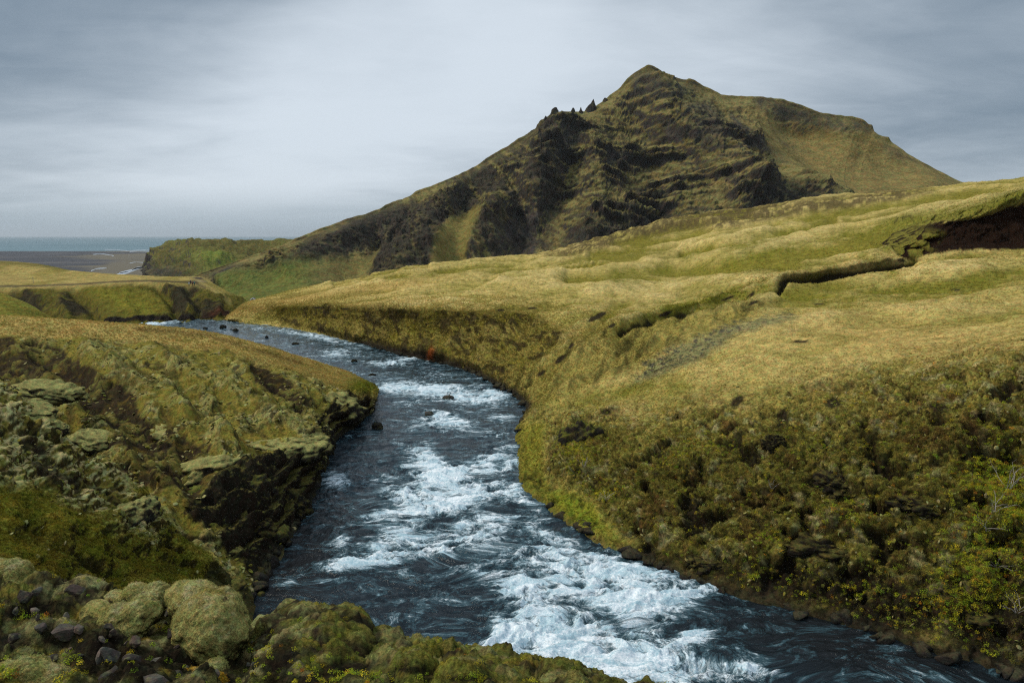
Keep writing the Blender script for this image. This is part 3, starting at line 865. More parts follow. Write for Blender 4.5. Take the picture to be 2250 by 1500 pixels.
# hollows and brows on the meadow (metres, in or out)
for s_ in (([(2250, 440), (2000, 490), (1880, 505), (1700, 540), (1500, 575), (1300, 598), (1100, 612)], 9, 2.0), ([(1940, 520), (1800, 550), (1600, 590), (1400, 605), (1250, 610)], 12, -3.2),
           ([(1700, 490), (1850, 465), (2000, 445), (2200, 420)], 6, -2.6), ([(1500, 560), (1600, 540), (1750, 510), (1830, 480)], 6, -3.0), ([(1500, 545), (1640, 520), (1760, 492)], 6, 2.0), ([(1300, 560), (1420, 535), (1560, 505)], 6, -2.0), ([(1300, 640), (1500, 625), (1700, 600)], 10, 1.2), ([(850, 612), (950, 600), (1080, 592), (1150, 588)], 4, -2.0),
           ([(735, 628), (800, 612), (870, 605)], 4, -2.0), ([(800, 606), (880, 592), (940, 586)], 3, -1.8), ([(1090, 640), (1150, 620), (1200, 610)], 5, -.8), ([(940, 650), (1010, 635), (1060, 628)], 5, -.7),
           ([(1720, 655), (1900, 640), (2050, 645), (2250, 620)], 9, -1.2), ([(1700, 670), (1800, 680), (2000, 668)], 5, -.8), ([(2130, 640), (2250, 600)], 12, -.8),
           ([(1150, 800), (1250, 760), (1340, 700)], 10, -1.2), ([(1180, 880), (1300, 820), (1400, 790)], 9, -.8), ([(1210, 830), (1280, 790)], 9, .6), ([(1150, 860), (1230, 810), (1290, 760)], 7, -1.4), ([(1250, 790), (1330, 740), (1400, 725)], 6, 1.0), ([(1290, 850), (1420, 790), (1520, 735)], 7, -1.0), ([(1200, 730), (1280, 700), (1380, 670)], 8, -1.2), ([(1500, 650), (1700, 640), (1850, 625)], 8, -1.0), ([(1750, 740), (1950, 720), (2200, 715)], 12, -.8), ([(1560, 800), (1700, 770), (1900, 775)], 12, -.8), ([(1240, 870), (1340, 840), (1500, 745)], 14, .8),
           ([(1100, 600), (1250, 585), (1400, 570)], 7, -1.8), ([(1350, 530), (1500, 500), (1650, 470)], 5, -2.2), ([(2100, 545), (2250, 560)], 10, .3), ([(1980, 620), (2100, 590), (2240, 585)], 8, .5)):
    disp += stroke(px, py + wob * .45, s_[0], s_[1] * 1.35) * s_[2] * .72 * amod * (1 - shrub)
spl, ids = cushions(P, .8, 22, green_spit > .01)
disp += green_spit * spl * .32
# creek gully: cut under an overhanging turf lip
gpts = [(2010, 575), (1985, 588), (1930, 596), (1850, 604), (1730, 616), (1705, 640), (1650, 655), (1600, 668), (1540, 690), (1440, 706), (1360, 735)]
gcut = st(gpts, 6, 1.0)
mids_ = poly(px, py, [(1110, 845), (1200, 780), (1300, 705), (1440, 705), (1600, 665), (1720, 660), (1600, 720), (1480, 760), (1390, 810), (1250, 870), (1170, 900)], 20)
disp += mids_ * (fbm(np.stack([P[..., 0] - P[..., 1] * .35, P[..., 1] * .25, P[..., 2] * .3], -1), 4.0, 3, 133, .5, 'r') - .5) * 1.2
disp -= gcut * 2.3
disp += st([(x, y - 13) for x, y in gpts], 5, 1.0) * .5
disp = disp * lerp(.3, 1, sstep(P[..., 2], 0.1, 1.6)) * lerp(.12, 1, sstep(px, 570, 800))
P[..., 2] += (.30 + fbm(P * (1, 1, .3), 2.2, 3, 118, .6) * .9 + fbm(P * (1, 1, .3), .7, 2, 119) * .25) * sstep(P[..., 2], -.35, .05) * (1 - sstep(P[..., 2], 1.2, 3.0)) + .3 * sstep(P[..., 2], 1.2, 3.0)
Nn = N.copy()
P = P + Nn * disp[..., None]
# scar face: rough earth with overhanging lip
scu, sid = cushions(P, 1.7, 23, scar_m > .01)
scl_ = poly(px, py, [(1930, 505), (2010, 498), (2080, 520), (2020, 585), (1955, 575)], 18)
P[..., 1] += scar_m * (2.2 + fbm(P, 3.0, 4, 111, .62) * 2.0 - scu * (.3 + 1.0 * scl_))
lip = st([(1950, 502), (1990, 500), (2080, 486), (2160, 470), (2260, 440), (2600, 405)], 9, 1.0)
lcu, lid = cushions(P, 1.5, 24, lip > .02)
P[..., 1] -= lip * (.8 + lcu * 1.3)
P[..., 2] += lip * lcu * .5
N = normals(P)
px, py = to_px(P)
# --- colour
big = fbm(P * (1, .7, 2), 22, 4, 120, .55)
fine = fbm(P, 3.0, 4, 121, .6)
vf = fbm(P, .8, 3, 122, .6)
col = C3(GOLD, P)
col = mixc(col, (0.30, 0.26, 0.075), sstep(big, -0.15, 0.3) * .75)
col = mixc(col, (0.19, 0.18, 0.038), sstep(fine * .5 + big * .9, 0.08, 0.5) * .5)
col = mixc(col, (.54, .44, .21), sstep(disp * .4 + und * .6 - big * .2, 0.15, 0.7) * .65 * sg)  # dry brows, lightened further with highlights painted into the grass colour
col = mixc(col, (.135, .13, .025), sstep(-und - disp * .25 + fine * .25, 0.0, .45) * .7 * sg)
conc = sstep(-disp + .2 - ctu * .3, 0.0, 1.2)
col = mixc(col, (.22, .20, .05), (1 - sstep(ctu, .1, .5)) * .3)
col = mixc(col, (.17, .165, .035), (idt > .8) * ctu * .5)
col = mixc(col, GREEN, conc * .85 * (1 - sstep(dist, 50, 60) * 0))
# brown heath along the skyline
brown = poly(px + fine * 40, py + big * 14, [(1180, 560), (1350, 505), (1480, 470), (1700, 445), (2000, 415), (2060, 420), (1900, 452), (1600, 495), (1400, 525), (1250, 560)], 8)
col = mixc(col, (0.085, 0.065, 0.030), brown * sstep(fine + .25, -.1, .3) * .9)
col = mixc(col, OCHRE, np.clip(blob(px, py, 860, 628, 130, 13, -8) * .8 + blob(px, py, 640, 662, 120, 14, -10) * .6 + blob(px, py, 2000, 745, 300, 40, 5) * .5 + blob(px, py, 1550, 660, 90, 12, -15) * .3, 0, 1) * .55)
for pts, wd, am in (([(1950, 500), (1850, 520), (1700, 552), (1550, 590), (1350, 605)], 12, .85), ([(2250, 432), (2100, 462), (1960, 490), (1900, 520)], 10, .9), ([(1980, 530), (1900, 560), (1960, 600)], 14, .5), ([(1460, 690), (1560, 660), (1640, 640), (1720, 620)], 15, .9),
                    ([(1340, 720), (1440, 700)], 16, .7), ([(1720, 660), (1900, 645), (2050, 640), (2250, 600)], 15, .75), ([(1840, 560), (1720, 590), (1600, 600)], 8, .3), ([(1130, 690), (1200, 740), (1120, 800)], 30, .4),
                    ([(850, 612), (1000, 598), (1150, 590)], 5, .7), ([(1500, 562), (1650, 535), (1800, 490)], 7, .7), ([(1700, 492), (1900, 460), (2050, 440)], 5, .5), ([(1500, 640), (1600, 620)], 10, .3), ([(1180, 950), (1170, 1060)], 30, .5),
                    ([(1400, 870), (1500, 850)], 20, .4), ([(1280, 900), (1340, 870), (1420, 850)], 16, .55), ([(1640, 670), (1750, 690)], 10, .3)):
    col = mixc(col, (0.150, 0.145, 0.022), np.clip(stroke(px, py + wob * .5, pts, wd * 1.2) * am * (1 + fine * 1.6) * amod, 0, 1))
far_sl = bankface
Qd = np.stack([P[..., 0] * 1.0 - P[..., 1] * .35, P[..., 1] * .25, P[..., 2] * .3], -1)
col = mixc(col, (0.155, 0.130, 0.028), far_sl * .8)
col = mixc(col, (0.21, 0.185, 0.03), far_sl * sstep(fine, 0.0, .35) * .6)
col = mixc(col, (0.030, 0.022, 0.012), rough_b * sstep(fbm(Qr, 1.8, 3, 130, .6), -.05, .25) * .85)
# slopes between the gully and the near spur
mids = poly(px, py, [(1110, 845), (1200, 780), (1300, 705), (1440, 705), (1600, 665), (1720, 660), (1600, 720), (1480, 760), (1390, 810), (1250, 870), (1170, 900)], 12)
col = mixc(col, (0.20, 0.175, 0.04), mids * .75)
col = mixc(col, (0.06, 0.055, 0.018), mids * sstep(fbm(Qd, 3.2, 4, 131, .6), .0, .3) * .8)
# bare pale moss and gravel on the near spur
pm = poly(px + fine * 30, py + vf * 18, [(1385, 840), (1420, 800), (1500, 755), (1600, 715), (1720, 690), (1750, 696), (1620, 735), (1540, 790), (1440, 830)], 10)
col = mixc(col, (0.16, 0.165, 0.085), pm * .8)
col = mixc(col, SCREE, pm * sstep(vf, 0, .25) * .8)
# shrub slope
sc_ = C3((0.130, 0.115, 0.026), P)
sc_ = mixc(sc_, (0.22, 0.195, 0.048), sstep(fbm(P, 5, 4, 140, .6) + (id1 - .5) * .5, -0.05, .35) * .85)
sc_ = mixc(sc_, (0.27, 0.235, 0.065), sstep(py * -1 + np.interp(px, [1200, 1700, 2250], [980, 950, 900]), -110, 60) * sstep(fine, -.35, .2) * .8)
sc_ = mixc(sc_, (0.085, 0.042, 0.018), sstep(fbm(P, 3.2, 3, 141, .6), .12, .35) * .7)
sc_ = mixc(sc_, (0.28, 0.265, 0.14), sstep(id1 + fbm(P, 3, 3, 142, .6) * .8, .75, 1.0) * .75)
sc_ = mixc(sc_, (0.012, 0.009, 0.006), np.clip(1 - sstep(cu1, .10, .38), 0, 1) * .75)  # creases and soil holes blackened here and below with painted shade
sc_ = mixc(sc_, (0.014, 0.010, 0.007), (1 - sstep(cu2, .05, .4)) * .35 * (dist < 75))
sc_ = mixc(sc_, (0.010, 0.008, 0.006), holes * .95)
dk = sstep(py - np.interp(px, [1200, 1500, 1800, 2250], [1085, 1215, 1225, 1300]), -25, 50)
sc_ = mixc(sc_, (0.014, 0.011, 0.008), dk * .95 * sstep(fbm(P, 1.6, 3, 143, .6), -.7, -.1))  # slope darkened toward the waterline, shade put into its colour
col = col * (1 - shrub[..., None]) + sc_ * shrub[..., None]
gsp = green_spit * (1 - sstep(fine, .25, .5) * .5)
col = mixc(col, (0.185, 0.18, 0.024), gsp * .85)
col = mixc(col, (0.15, 0.18, 0.018), np.clip(blob(px, py, 1270, 1120, 70, 26, 35) * 1.5, 0, 1) * .9)
col = mixc(col, (0.06, 0.055, 0.014), green_spit * (1 - sstep(spl, .1, .45)) * .6)
# bare patches where turf has slipped
for x, y, rx, ry, an in ((1310, 697, 26, 7, -25), (1460, 690, 20, 6, -20), (1650, 648, 14, 5, -30), (1655, 665, 14, 4, -20), (1980, 572, 12, 6, 10), (1800, 668, 14, 3, 0), (1600, 655, 20, 4, -20), (1230, 790, 18, 7, -40), (1345, 715, 12, 5, -25), (1620, 880, 22, 12, -40), (1830, 885, 22, 14, 0),
                         (2060, 895, 30, 12, 10), (1330, 905, 14, 8, 0), (1290, 950, 16, 16, 0), (1720, 920, 16, 30, 10), (2100, 636, 12, 3, 0), (1190, 820, 14, 6, -35), (1255, 760, 10, 5, -40), (700, 676, 18, 3, 3), (760, 679, 14, 3, 3), (1170, 677, 14, 3, 0), (1100, 682, 12, 3, 0), (1440, 1040, 10, 8, 0), (1800, 1060, 40, 22, 0), (1760, 750, 20, 4, 0)):
    col = mixc(col, SOIL, sstep(blob(px, py, x, y, rx, ry, an) + fine * .35, .35, .7) * .95)
col = mixc(col, (.15, .15, .025), np.clip(lip * 1.3, 0, 1) * .85)
col = mixc(col, (.02, .016, .008), lip * (1 - sstep(lcu, .1, .4)) * .7)
col = mixc(col, (.012, .010, .007), sstep(gcut + fine * .3, .32, .62) * .92)
col = mixc(col, (0.014, 0.0075, 0.005), sstep(scar_m + vf * .3 + fine * .35, .45, .75))
col = mixc(col, (.16, .15, .03), scar_m * scl_ * sstep(scu, .35, .6) * .9)
col = mixc(col, (.022, .014, .010), scar_m * sstep(vf, .1, .4) * .6)
col = mixc(col, GREEN, 0 * scar_m * np.clip(poly(px, py, [(1930, 510), (2010, 500), (2060, 520), (2010, 580), (1960, 570)], 14), 0, 1) * sstep(fine, -.15, .2) * .8)
# wet dark rock at the water line
wl = 1 - sstep(P[..., 2], 0.15, 1.0 + fine * .8)
rockline = np.clip(stroke(px, py, [(800, 758), (900, 782), (1000, 805), (1080, 840), (1130, 868), (1155, 890)], 15) * 1.2, 0, 1)
col = mixc(col, (0.02, 0.018, 0.018), np.clip(rockline * sstep(fine + .45, -.1, .3), 0, 1) * .95)
col = mixc(col, (0.016, 0.015, 0.012), wl * .85 * (1 - green_spit * .6) * sstep(px, 700, 820))
col = mixc(col, RUST, np.clip(blob(px, py, 947, 777, 6, 11, 12) * 1.3, 0, 1))
steep = 1 - sstep(N[..., 2] + vf * .12, .18, .42)
col = mixc(col, SOIL, steep * .6 * (1 - scar_m))
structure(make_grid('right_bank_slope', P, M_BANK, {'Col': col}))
R = dict(P=P, px=px, py=py, N=N, col=col, shrub=shrub, holes=holes, scar=scar_m, dk=dk, fine=fine)

# ------------------------------------------------------------------ left bank spur
cols = [
 [(838, 858, 113), (834, 857, 112), (832, 856, 112), (830, 855, 112.5), (828, 854, 113), (826, 853, 113.5), (824, 852, 114), (822, 852, 115), (818, 853, 117)],
 [(832, 868, 102), (828, 862, None), (824, 858, 109), (820, 853, 109.5), (815, 849, 110), (810, 845, 111), (803, 841, 113), (796, 838, 115), (792, 842, 118)],
 [(826, 912, 93), (818, 902, None), (814, 885, 96.3), (806, 868, 97.5), (797, 857, 100), (788, 845, 104), (778, 833, 108), (768, 824, 112), (772, 834, 120)],
 [(800, 940, 86), (790, 928, None), (786, 895, 90.2), (768, 870, 92.5), (748, 850, 97), (728, 826, 103), (714, 812, 106), (700, 801, 110), (720, 825, 122)],
 [(730, 1002, 75), (718, 988, None), (708, 940, 78.5), (680, 895, 82), (655, 850, 88), (632, 812, 95), (616, 790, 100), (600, 771, 105), (630, 800, 122)],
 [(712, 1060, 66), (700, 1045, None), (680, 970, 69.8), (610, 905, 74.5), (565, 855, 81), (533, 798, 91), (515, 768, 98), (500, 743, 105), (530, 775, 124)],
 [(700, 1105, 61), (685, 1088, None), (650, 1005, 63.8), (530, 930, 69.5), (465, 862, 77), (432, 795, 88), (415, 757, 97), (400, 726, 104), (430, 758, 128)],
 [(660, 1185, 53), (640, 1165, None), (580, 1065, 56.5), (410, 955, 63.5), (350, 880, 71.5), (320, 805, 83), (305, 757, 94), (290, 717, 102), (320, 752, 130)],
 [(612, 1268, 46.5), (590, 1245, None), (490, 1118, 51), (295, 990, 58.5), (230, 905, 67), (200, 805, 81), (170, 752, 92), (150, 707, 100), (180, 745, 132)],
 [(562, 1345, 42), (540, 1320, None), (405, 1185, 47), (200, 1035, 55), (120, 930, 64), (80, 812, 79), (45, 750, 90), (20, 700, 98), (50, 742, 134)],
 [(500, 1440, 38), (480, 1415, 39.7), (305, 1250, 44), (100, 1080, 51), (0, 960, 60), (-60, 830, 76), (-100, 755, 88), (-130, 693, 97), (-100, 740, 136)],
 [(360, 1520, 37), (340, 1495, 38), (140, 1300, 42), (-60, 1120, 48), (-150, 980, 58), (-220, 840, 75), (-260, 755, 87), (-330, 688, 96), (-300, 740, 138)],
]
rows = [list(r) for r in zip(*cols)]
rows[0] = [(x, y, float(dist_z(x, y, -0.6))) if 0 < i < 10 else (x, y, d) for i, (x, y, d) in enumerate(rows[0])]
rows.append([(x, y + 60, d + 12) for x, y, d in rows[-1]])
P = loft(rows, 1.7, 1.5, lo=4)
print('left bank verts', P.shape)
px, py = to_px(P); N = normals(P)
crest_y = np.interp(px, [-330, -130, 20, 150, 290, 400, 500, 600, 700, 768, 826], [688, 693, 700, 707, 717, 726, 743, 771, 801, 824, 853])
below = py - crest_y
backside = P[..., 1] > np.interp(px, [-330, 20, 400, 826], [97, 99, 105, 114.5])
topg = (1 - sstep(below + fbm(P, 6, 3, 7) * 14, 30, 52)) * 1.0
topg = np.clip(topg + backside, 0, 1)
sl = 1 - topg
# gullies and ribs running down to the river, right and downwards
flow = np.stack([P[..., 0] * 0.85 + P[..., 1] * 0.6, P[..., 1] * 0.25, P[..., 2] * .15], -1)
ribs = fbm(flow, 5.5, 3, 201, .5, 'r') - .5
cu1, id1 = cushions(P, 1.0, 3, sl > .01)
cu2, id2 = cushions(P, .40, 4, (sl > .01) & (P[..., 1] < 85))
cushm = sstep(fbm(P, 4, 3, 207, .55) + ribs * .5, -.05, .22)
rid1 = np.zeros(px.shape); wl1 = fbm(P, 4, 3, 209)
dsp = sl * (ribs * 1.15 * sstep(below, 20, 110) + (fbm(P, 2.6, 3, 202, .55, 'b') - .35) * .45 + cushm * (cu1 * .42 + cu2 * .15) + fbm(P, .5, 2, 203) * .06) + topg * (fbm(P, 5, 3, 204) * .25 + fbm(P, 1.2, 3, 205, .5, 'b') * .1)
for pts, wd, am in (([(180, 780), (300, 860), (430, 950), (500, 1000)], 24, 2.6), ([(80, 770), (200, 870), (330, 980), (420, 1040)], 26, -2.4), ([(330, 780), (450, 850), (590, 920), (660, 960)], 18, 2.2), ([(420, 900), (520, 960), (580, 1000)], 14, -1.6), ([(560, 810), (640, 880), (670, 940)], 13, -2.2), ([(460, 760), (560, 830), (620, 890)], 14, 1.2),
                    ([(620, 800), (700, 880)], 12, 1.6), ([(0, 800), (150, 930), (330, 1060)], 30, -1.2), ([(60, 800), (160, 900), (300, 1030), (380, 1090)], 16, 1.4), ([(400, 1040), (500, 1130), (560, 1190)], 26, -.8), ([(660, 830), (720, 880)], 8, -1)):
    q_ = stroke(px + wl1 * 22, py + wl1 * 16, pts, wd * 1.15) * am
    dsp += q_ * sl * .5 * (1 + wl1); rid1 = rid1 + q_ / 2.4
cliff = poly(px, py, [(828, 862), (800, 850), (740, 880), (690, 940), (660, 990), (580, 1010), (480, 1060), (400, 1130), (480, 1200), (560, 1290), (640, 1180), (710, 1080), (730, 1000), (800, 935)], 12)
zc = (P[..., 2] + fbm(P, 6, 3, 208) * 1.1) / 1.25 % 1.0
dsp += cliff * (fbm(P, 1.7, 4, 206, .62) * .9 + (sstep(zc, 0, .75) * (1 - sstep(zc, .86, 1)) - .4) * .9)
dsp = dsp * lerp(.3, 1, sstep(P[..., 2], 0.1, 1.5))
P[..., 2] += .3 * sstep(P[..., 2], -.35, .05)
P = P + N * dsp[..., None]
P[..., 1] += cliff * 1.0 * sstep(-P[..., 2], -3.0, -0.6)
N = normals(P); px, py = to_px(P)
fine = fbm(P, 2.2, 4, 211, .6); vf = fbm(P, .7, 3, 212, .6)
tg_ = mixc(C3((0.36, 0.285, 0.10), P), OCHRE, sstep(fbm(P * (1, .5, 1), 5, 3, 213), 0.05, .5) * .5)
tg_ = mixc(tg_, (0.20, 0.175, 0.035), sstep(fine, .15, .4) * .6)
tg_ = mixc(tg_, (0.09, 0.05, 0.02), stroke(px, py, [(300, 722), (450, 735), (560, 768), (660, 798)], 5) * .5)
tg_ = mixc(tg_, (0.16, 0.17, 0.025), np.clip(blob(px, py, 800, 850, 40, 20) * 1.2, 0, 1))
s2 = C3((0.165, 0.145, 0.030), P)
s2 = mixc(s2, (0.25, 0.225, 0.055), sstep(fine + .1 * ribs, .0, .3) * .7)
s2 = mixc(s2, (0.045, 0.033, 0.018), sstep(-fbm(flow, 2.6, 3, 214, .6, 'r') + .50, .05, .35) * .6)
s2 = mixc(s2, (.27, .255, .115), sstep(rid1, .35, .9) * sstep(fine, -.1, .3) * .6)  # lit look of the ridge crests painted in as paler moss
s2 = mixc(s2, (.035, .027, .016), sstep(-rid1, .3, .8) * .75)  # shaded sides and gullies painted darker
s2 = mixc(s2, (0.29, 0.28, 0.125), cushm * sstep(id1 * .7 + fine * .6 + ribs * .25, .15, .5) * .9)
s2 = mixc(s2, (0.022, 0.017, 0.012), cushm * (1 - sstep(cu1, .08, .40)) * .8)  # creases between the domes blackened, shade put into the colour
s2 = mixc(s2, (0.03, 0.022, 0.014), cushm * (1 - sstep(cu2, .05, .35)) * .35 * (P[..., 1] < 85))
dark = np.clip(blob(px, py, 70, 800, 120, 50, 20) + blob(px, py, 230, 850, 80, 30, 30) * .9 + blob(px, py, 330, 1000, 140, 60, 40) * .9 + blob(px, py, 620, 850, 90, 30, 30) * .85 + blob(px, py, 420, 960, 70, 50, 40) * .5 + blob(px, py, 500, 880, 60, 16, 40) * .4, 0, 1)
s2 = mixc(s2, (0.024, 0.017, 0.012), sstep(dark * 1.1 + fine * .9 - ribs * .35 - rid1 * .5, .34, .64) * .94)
s2 = mixc(s2, (.19, .175, .045), cushm * sstep(cu1 + fine * .3, .45, .8) * .6)
s2 = mixc(s2, (.13, .10, .02), dark * sstep(fbm(P, 1.6, 4, 219, .6), .05, .35) * .7)
s2 = mixc(s2, (0.010, 0.009, 0.008), sstep(cliff + fine * .4, .2, .6) * .97)
s2 = mixc(s2, (.14, .13, .035), cliff * sstep(N[..., 2] + fine * .35, .78, .98) * .5)
s2 = mixc(s2, SOIL, (1 - sstep(N[..., 2] + vf * .2, .25, .5)) * .85)
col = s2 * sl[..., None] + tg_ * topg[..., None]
col = mixc(col, (0.018, 0.018, 0.014), (1 - sstep(P[..., 2], .2, 1.2)) * .8 * (px < 822))
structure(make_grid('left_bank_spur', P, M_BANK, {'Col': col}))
L1 = dict(P=P, px=px, py=py, N=N, col=col, top=topg, fine=fine, cliff=cliff, dark=dark)

# ------------------------------------------------------------------ nearer left hollow
cr = [(-260, 760, 49), (-100, 812, 47.5), (0, 866, 46), (60, 906, 45.5), (110, 948, 45), (165, 1003, 44.7), (240, 1045, 44.4), (310, 1085, 44.2), (345, 1135, 44), (395, 1190, 44), (455, 1232, 44), (510, 1278, 44.3), (550, 1310, None)]
ra = [(-260, 900, 42), (-100, 930, 41.5), (0, 965, 41), (55, 1000, 41), (105, 1040, 41), (160, 1080, 41), (220, 1120, 41), (285, 1160, 41.2), (335, 1195, 41.5), (390, 1235, 42), (445, 1268, 42.5), (505, 1302, 43), (552, 1335, None)]
rb = [(-260, 1050, 36), (-100, 1070, 36), (0, 1090, 36), (55, 1118, 36.2), (105, 1140, 36.5), (160, 1165, 37), (220, 1195, 37.5), (285, 1225, 38.3), (335, 1248, 39), (390, 1275, 39.8), (445, 1305, 40.7), (500, 1340, 41.3), (548, 1375, None)]
rc = [(-260, 1200, 31), (-100, 1205, 31.5), (0, 1210, 32), (55, 1225, 32.6), (105, 1240, 33.2), (160, 1255, 34), (220, 1275, 35), (285, 1295, 36), (335, 1315, 36.8), (390, 1335, 37.5), (445, 1365, 38.3), (500, 1410, 38.6), (545, 1450, None)]
rd = [(x, y + 220, d * .8) for x, y, d in rc[:-1]] + [(540, 1640, 28)]
bk = [(x + 5, y + 8, dz((x, y, d)) + 1.5) for x, y, d in cr]; bk2 = [(x + 10, y + 90, dz((x, y, d)) + 7) for x, y, d in cr]
rows = [rd, rc, rb, ra, cr, bk, bk2]
P = loft(rows, 1.8, 1.6, lo=4)
print('hollow verts', P.shape)
px, py = to_px(P); N = normals(P)
up_m = poly(px + fbm(P, 2, 3, 1) * 25, py, [(-300, 700), (0, 850), (130, 950), (250, 1040), (360, 1150), (330, 1200), (200, 1150), (90, 1080), (-300, 1080)], 20)
cu1, id1 = cushions(P, .8, 5, up_m > .01)
cu2, id2 = cushions(P, .33, 6, up_m > .01)
cl_, idl = cushions(P, 1.5, 7)
dsp = fbm(P, 3.2, 3, 301) * .5 + fbm(P, .9, 3, 302, .5, 'b') * .16 + (1 - up_m) * cl_ * .30 + up_m * ((fbm(P, 2.2, 3, 303, .5, 'b') - .3) * .9 + cu1 * .22 + cu2 * .07)
for pts, wd, am in (([(150, 1225), (210, 1260), (240, 1290)], 7, -.7), ([(60, 1165), (90, 1180)], 9, -.6), ([(230, 1180), (330, 1230), (420, 1250)], 10, -.35), ([(370, 1200), (400, 1215)], 6, -.5), ([(100, 1190), (200, 1240)], 16, .3)):
    dsp += stroke(px, py, pts, wd) * am
P = P + N * dsp[..., None]
N = normals(P); px, py = to_px(P)
fine = fbm(P, 1.8, 4, 311, .6); vf = fbm(P, .5, 3, 312, .6)
col = C3((0.165, 0.160, 0.022), P)
col = mixc(col, (0.25, 0.225, 0.042), sstep(fine, -.05, .3) * .7)
col = mixc(col, (0.09, 0.075, 0.016), sstep(fbm(P, 4, 3, 313), 0, .4) * .6)
um = mixc(C3((0.15, 0.135, 0.03), P), (.34, .325, .17), sstep(id1 * .6 + fine + (N[..., 2] - .7), .1, .5) * .85)
um = mixc(um, (.020, .016, .011), (1 - sstep(cu1, .04, .30)) * .65)  # dome creases darkened in colour to stand for crevice shade
um = mixc(um, (0.018, 0.015, 0.012), sstep(-fine + blob(px, py, 90, 1010, 120, 40, 40) * .6, .25, .55) * .85)
col = col * (1 - up_m[..., None]) + um * up_m[..., None]
col = mixc(col, SOIL, sstep(-dsp, .28, .6) * .85)
col = mixc(col, SOIL, (1 - sstep(N[..., 2] + vf * .2, .3, .5)) * .8)
shore = poly(px, py, [(470, 1230), (560, 1280), (580, 1400), (520, 1420), (440, 1320), (440, 1260)], 14)
col = mixc(col, (0.02, 0.018, 0.012), sstep(shore + fine * .6, .4, .8) * .85)
structure(make_grid('left_hollow', P, M_BANK, {'Col': col}))
L2 = dict(P=P, px=px, py=py, N=N, col=col, up=up_m, fine=fine)

# mossy outcrops on the left bank
OC = 'mossy rock outcrops on the left bank'
for a, kw, lab in (
    ((640, 985, 66.5, 165, 80), dict(seed=1, dep=.9, overhang=.7, flat_top=.35, moss=.4), 'broad pale moss covered slab jutting over the dark river cliff'),
    ((468, 1040, 57.5, 150, 110), dict(seed=2, dep=.9, overhang=.2, flat_top=.2, moss=.35, tilt=(.15, 0)), 'pale moss slab tilting left above the dark hollow of the river cliff'),
    ((258, 1150, 42.6, 165, 120), dict(seed=3, dep=.8, overhang=.6, flat_top=.3, moss=.45, tilt=(.32, 0)), 'big leaning outcrop with pale moss cap above the lower green hollow'),
    ((738, 910, 88, 120, 88), dict(seed=4, dep=.7, overhang=.3, moss=.55), 'dark craggy outcrop with thin moss rim near the spur tip'),
    ((798, 893, 96.5, 46, 46), dict(seed=5, dep=.8, moss=.62, mosscol=(.13, .12, .03)), 'rounded dark block at the foot of the grassy spur tip'),
    ((430, 1100, 53.5, 90, 60), dict(seed=6, dep=.9, moss=.4, mosscol=(.12, .13, .03)), 'low green moss mound beneath the tilted pale slab'),
    ((545, 1085, 56, 120, 90), dict(seed=7, dep=.8, moss=.6, mosscol=(.11, .11, .03)), 'dark shadowed cliff block with moss tufts between the slabs'),
    ((620, 1120, 58.5, 120, 110), dict(seed=8, dep=.6, moss=.75, mosscol=(.07, .06, .02), rock=(.012, .011, .010)), 'black undercut cliff foot standing in the river'),
    ((555, 1165, 52, 110, 70), dict(seed=18, dep=.7, moss=.7, mosscol=(.07, .06, .02), rock=(.014, .012, .010)), 'dark boulder pile at the cliff foot above the shore stones'),
    ((45, 905, 45.3, 140, 52), dict(seed=9, dep=.8, flat_top=.3, moss=.3, tilt=(-.35, 0)), 'pale mossy ledge on the ridge at the left picture edge'),
    ((118, 945, 44.8, 52, 38), dict(seed=10, dep=.9, moss=.3), 'small smooth moss knob at the end of the left ridge ledge'),
    ((110, 862, 62, 130, 46), dict(seed=61, dep=.9, moss=.35, tilt=(-.15, 0)), 'low pale moss ledge on the upper left slope below the dark earth'),
    ((300, 905, 72, 120, 44), dict(seed=62, dep=.9, moss=.35, tilt=(-.3, 0)), 'moss ledge running down the middle of the left slope'),
    ((395, 965, 63.5, 110, 50), dict(seed=63, dep=.9, moss=.3, tilt=(-.3, 0)), 'stepped moss ledge just above the tilted pale slab'),
    ((540, 950, 73, 130, 44), dict(seed=64, dep=.9, moss=.28, tilt=(-.3, 0)), 'long moss ridge leading down to the broad pale slab'),
    ((450, 868, 84, 120, 40), dict(seed=65, dep=.9, moss=.25, tilt=(-.3, 0)), 'upper moss ridge on the left slope under the golden grass'),
    ((215, 975, 59, 100, 52), dict(seed=66, dep=.9, moss=.3, tilt=(-.3, 0)), 'dark edged moss knoll in the left gully'),
    ((330, 1165, 43.4, 60, 110), dict(seed=67, dep=.8, moss=.75, rock=(.014, .012, .010)), 'black rock face at the right end of the leaning outcrop'),
    ((170, 1040, 43.8, 110, 66), dict(seed=68, dep=.8, flat_top=.3, moss=.35, tilt=(-.3, 0)), 'mossy step on the left ridge above the leaning outcrop'),
    ((30, 985, 42.5, 110, 60), dict(seed=69, dep=.8, moss=.4, tilt=(-.2, 0)), 'dark hollowed moss rock at the left edge below the ridge ledge'),
    ((470, 1185, 48.5, 90, 60), dict(seed=70, dep=.8, moss=.55, mosscol=(.16, .15, .03)), 'brown green rock hump between the hollow and the cliff foot'),
    ((690, 1015, 70.5, 60, 60), dict(seed=11, dep=.8, moss=.7, rock=(.015, .014, .013)), 'dark rock nose below the broad moss slab at the water'),
    ((715, 975, 76.5, 46, 70), dict(seed=12, dep=.8, moss=.8, rock=(.015, .014, .013)), 'narrow black rock rib between moss slab and spur tip'),
):
    thing(mossy_rock('rock_outcrop', *a, **kw), lab, 'rock outcrop', OC)
SR = 'stones along the left river shore'
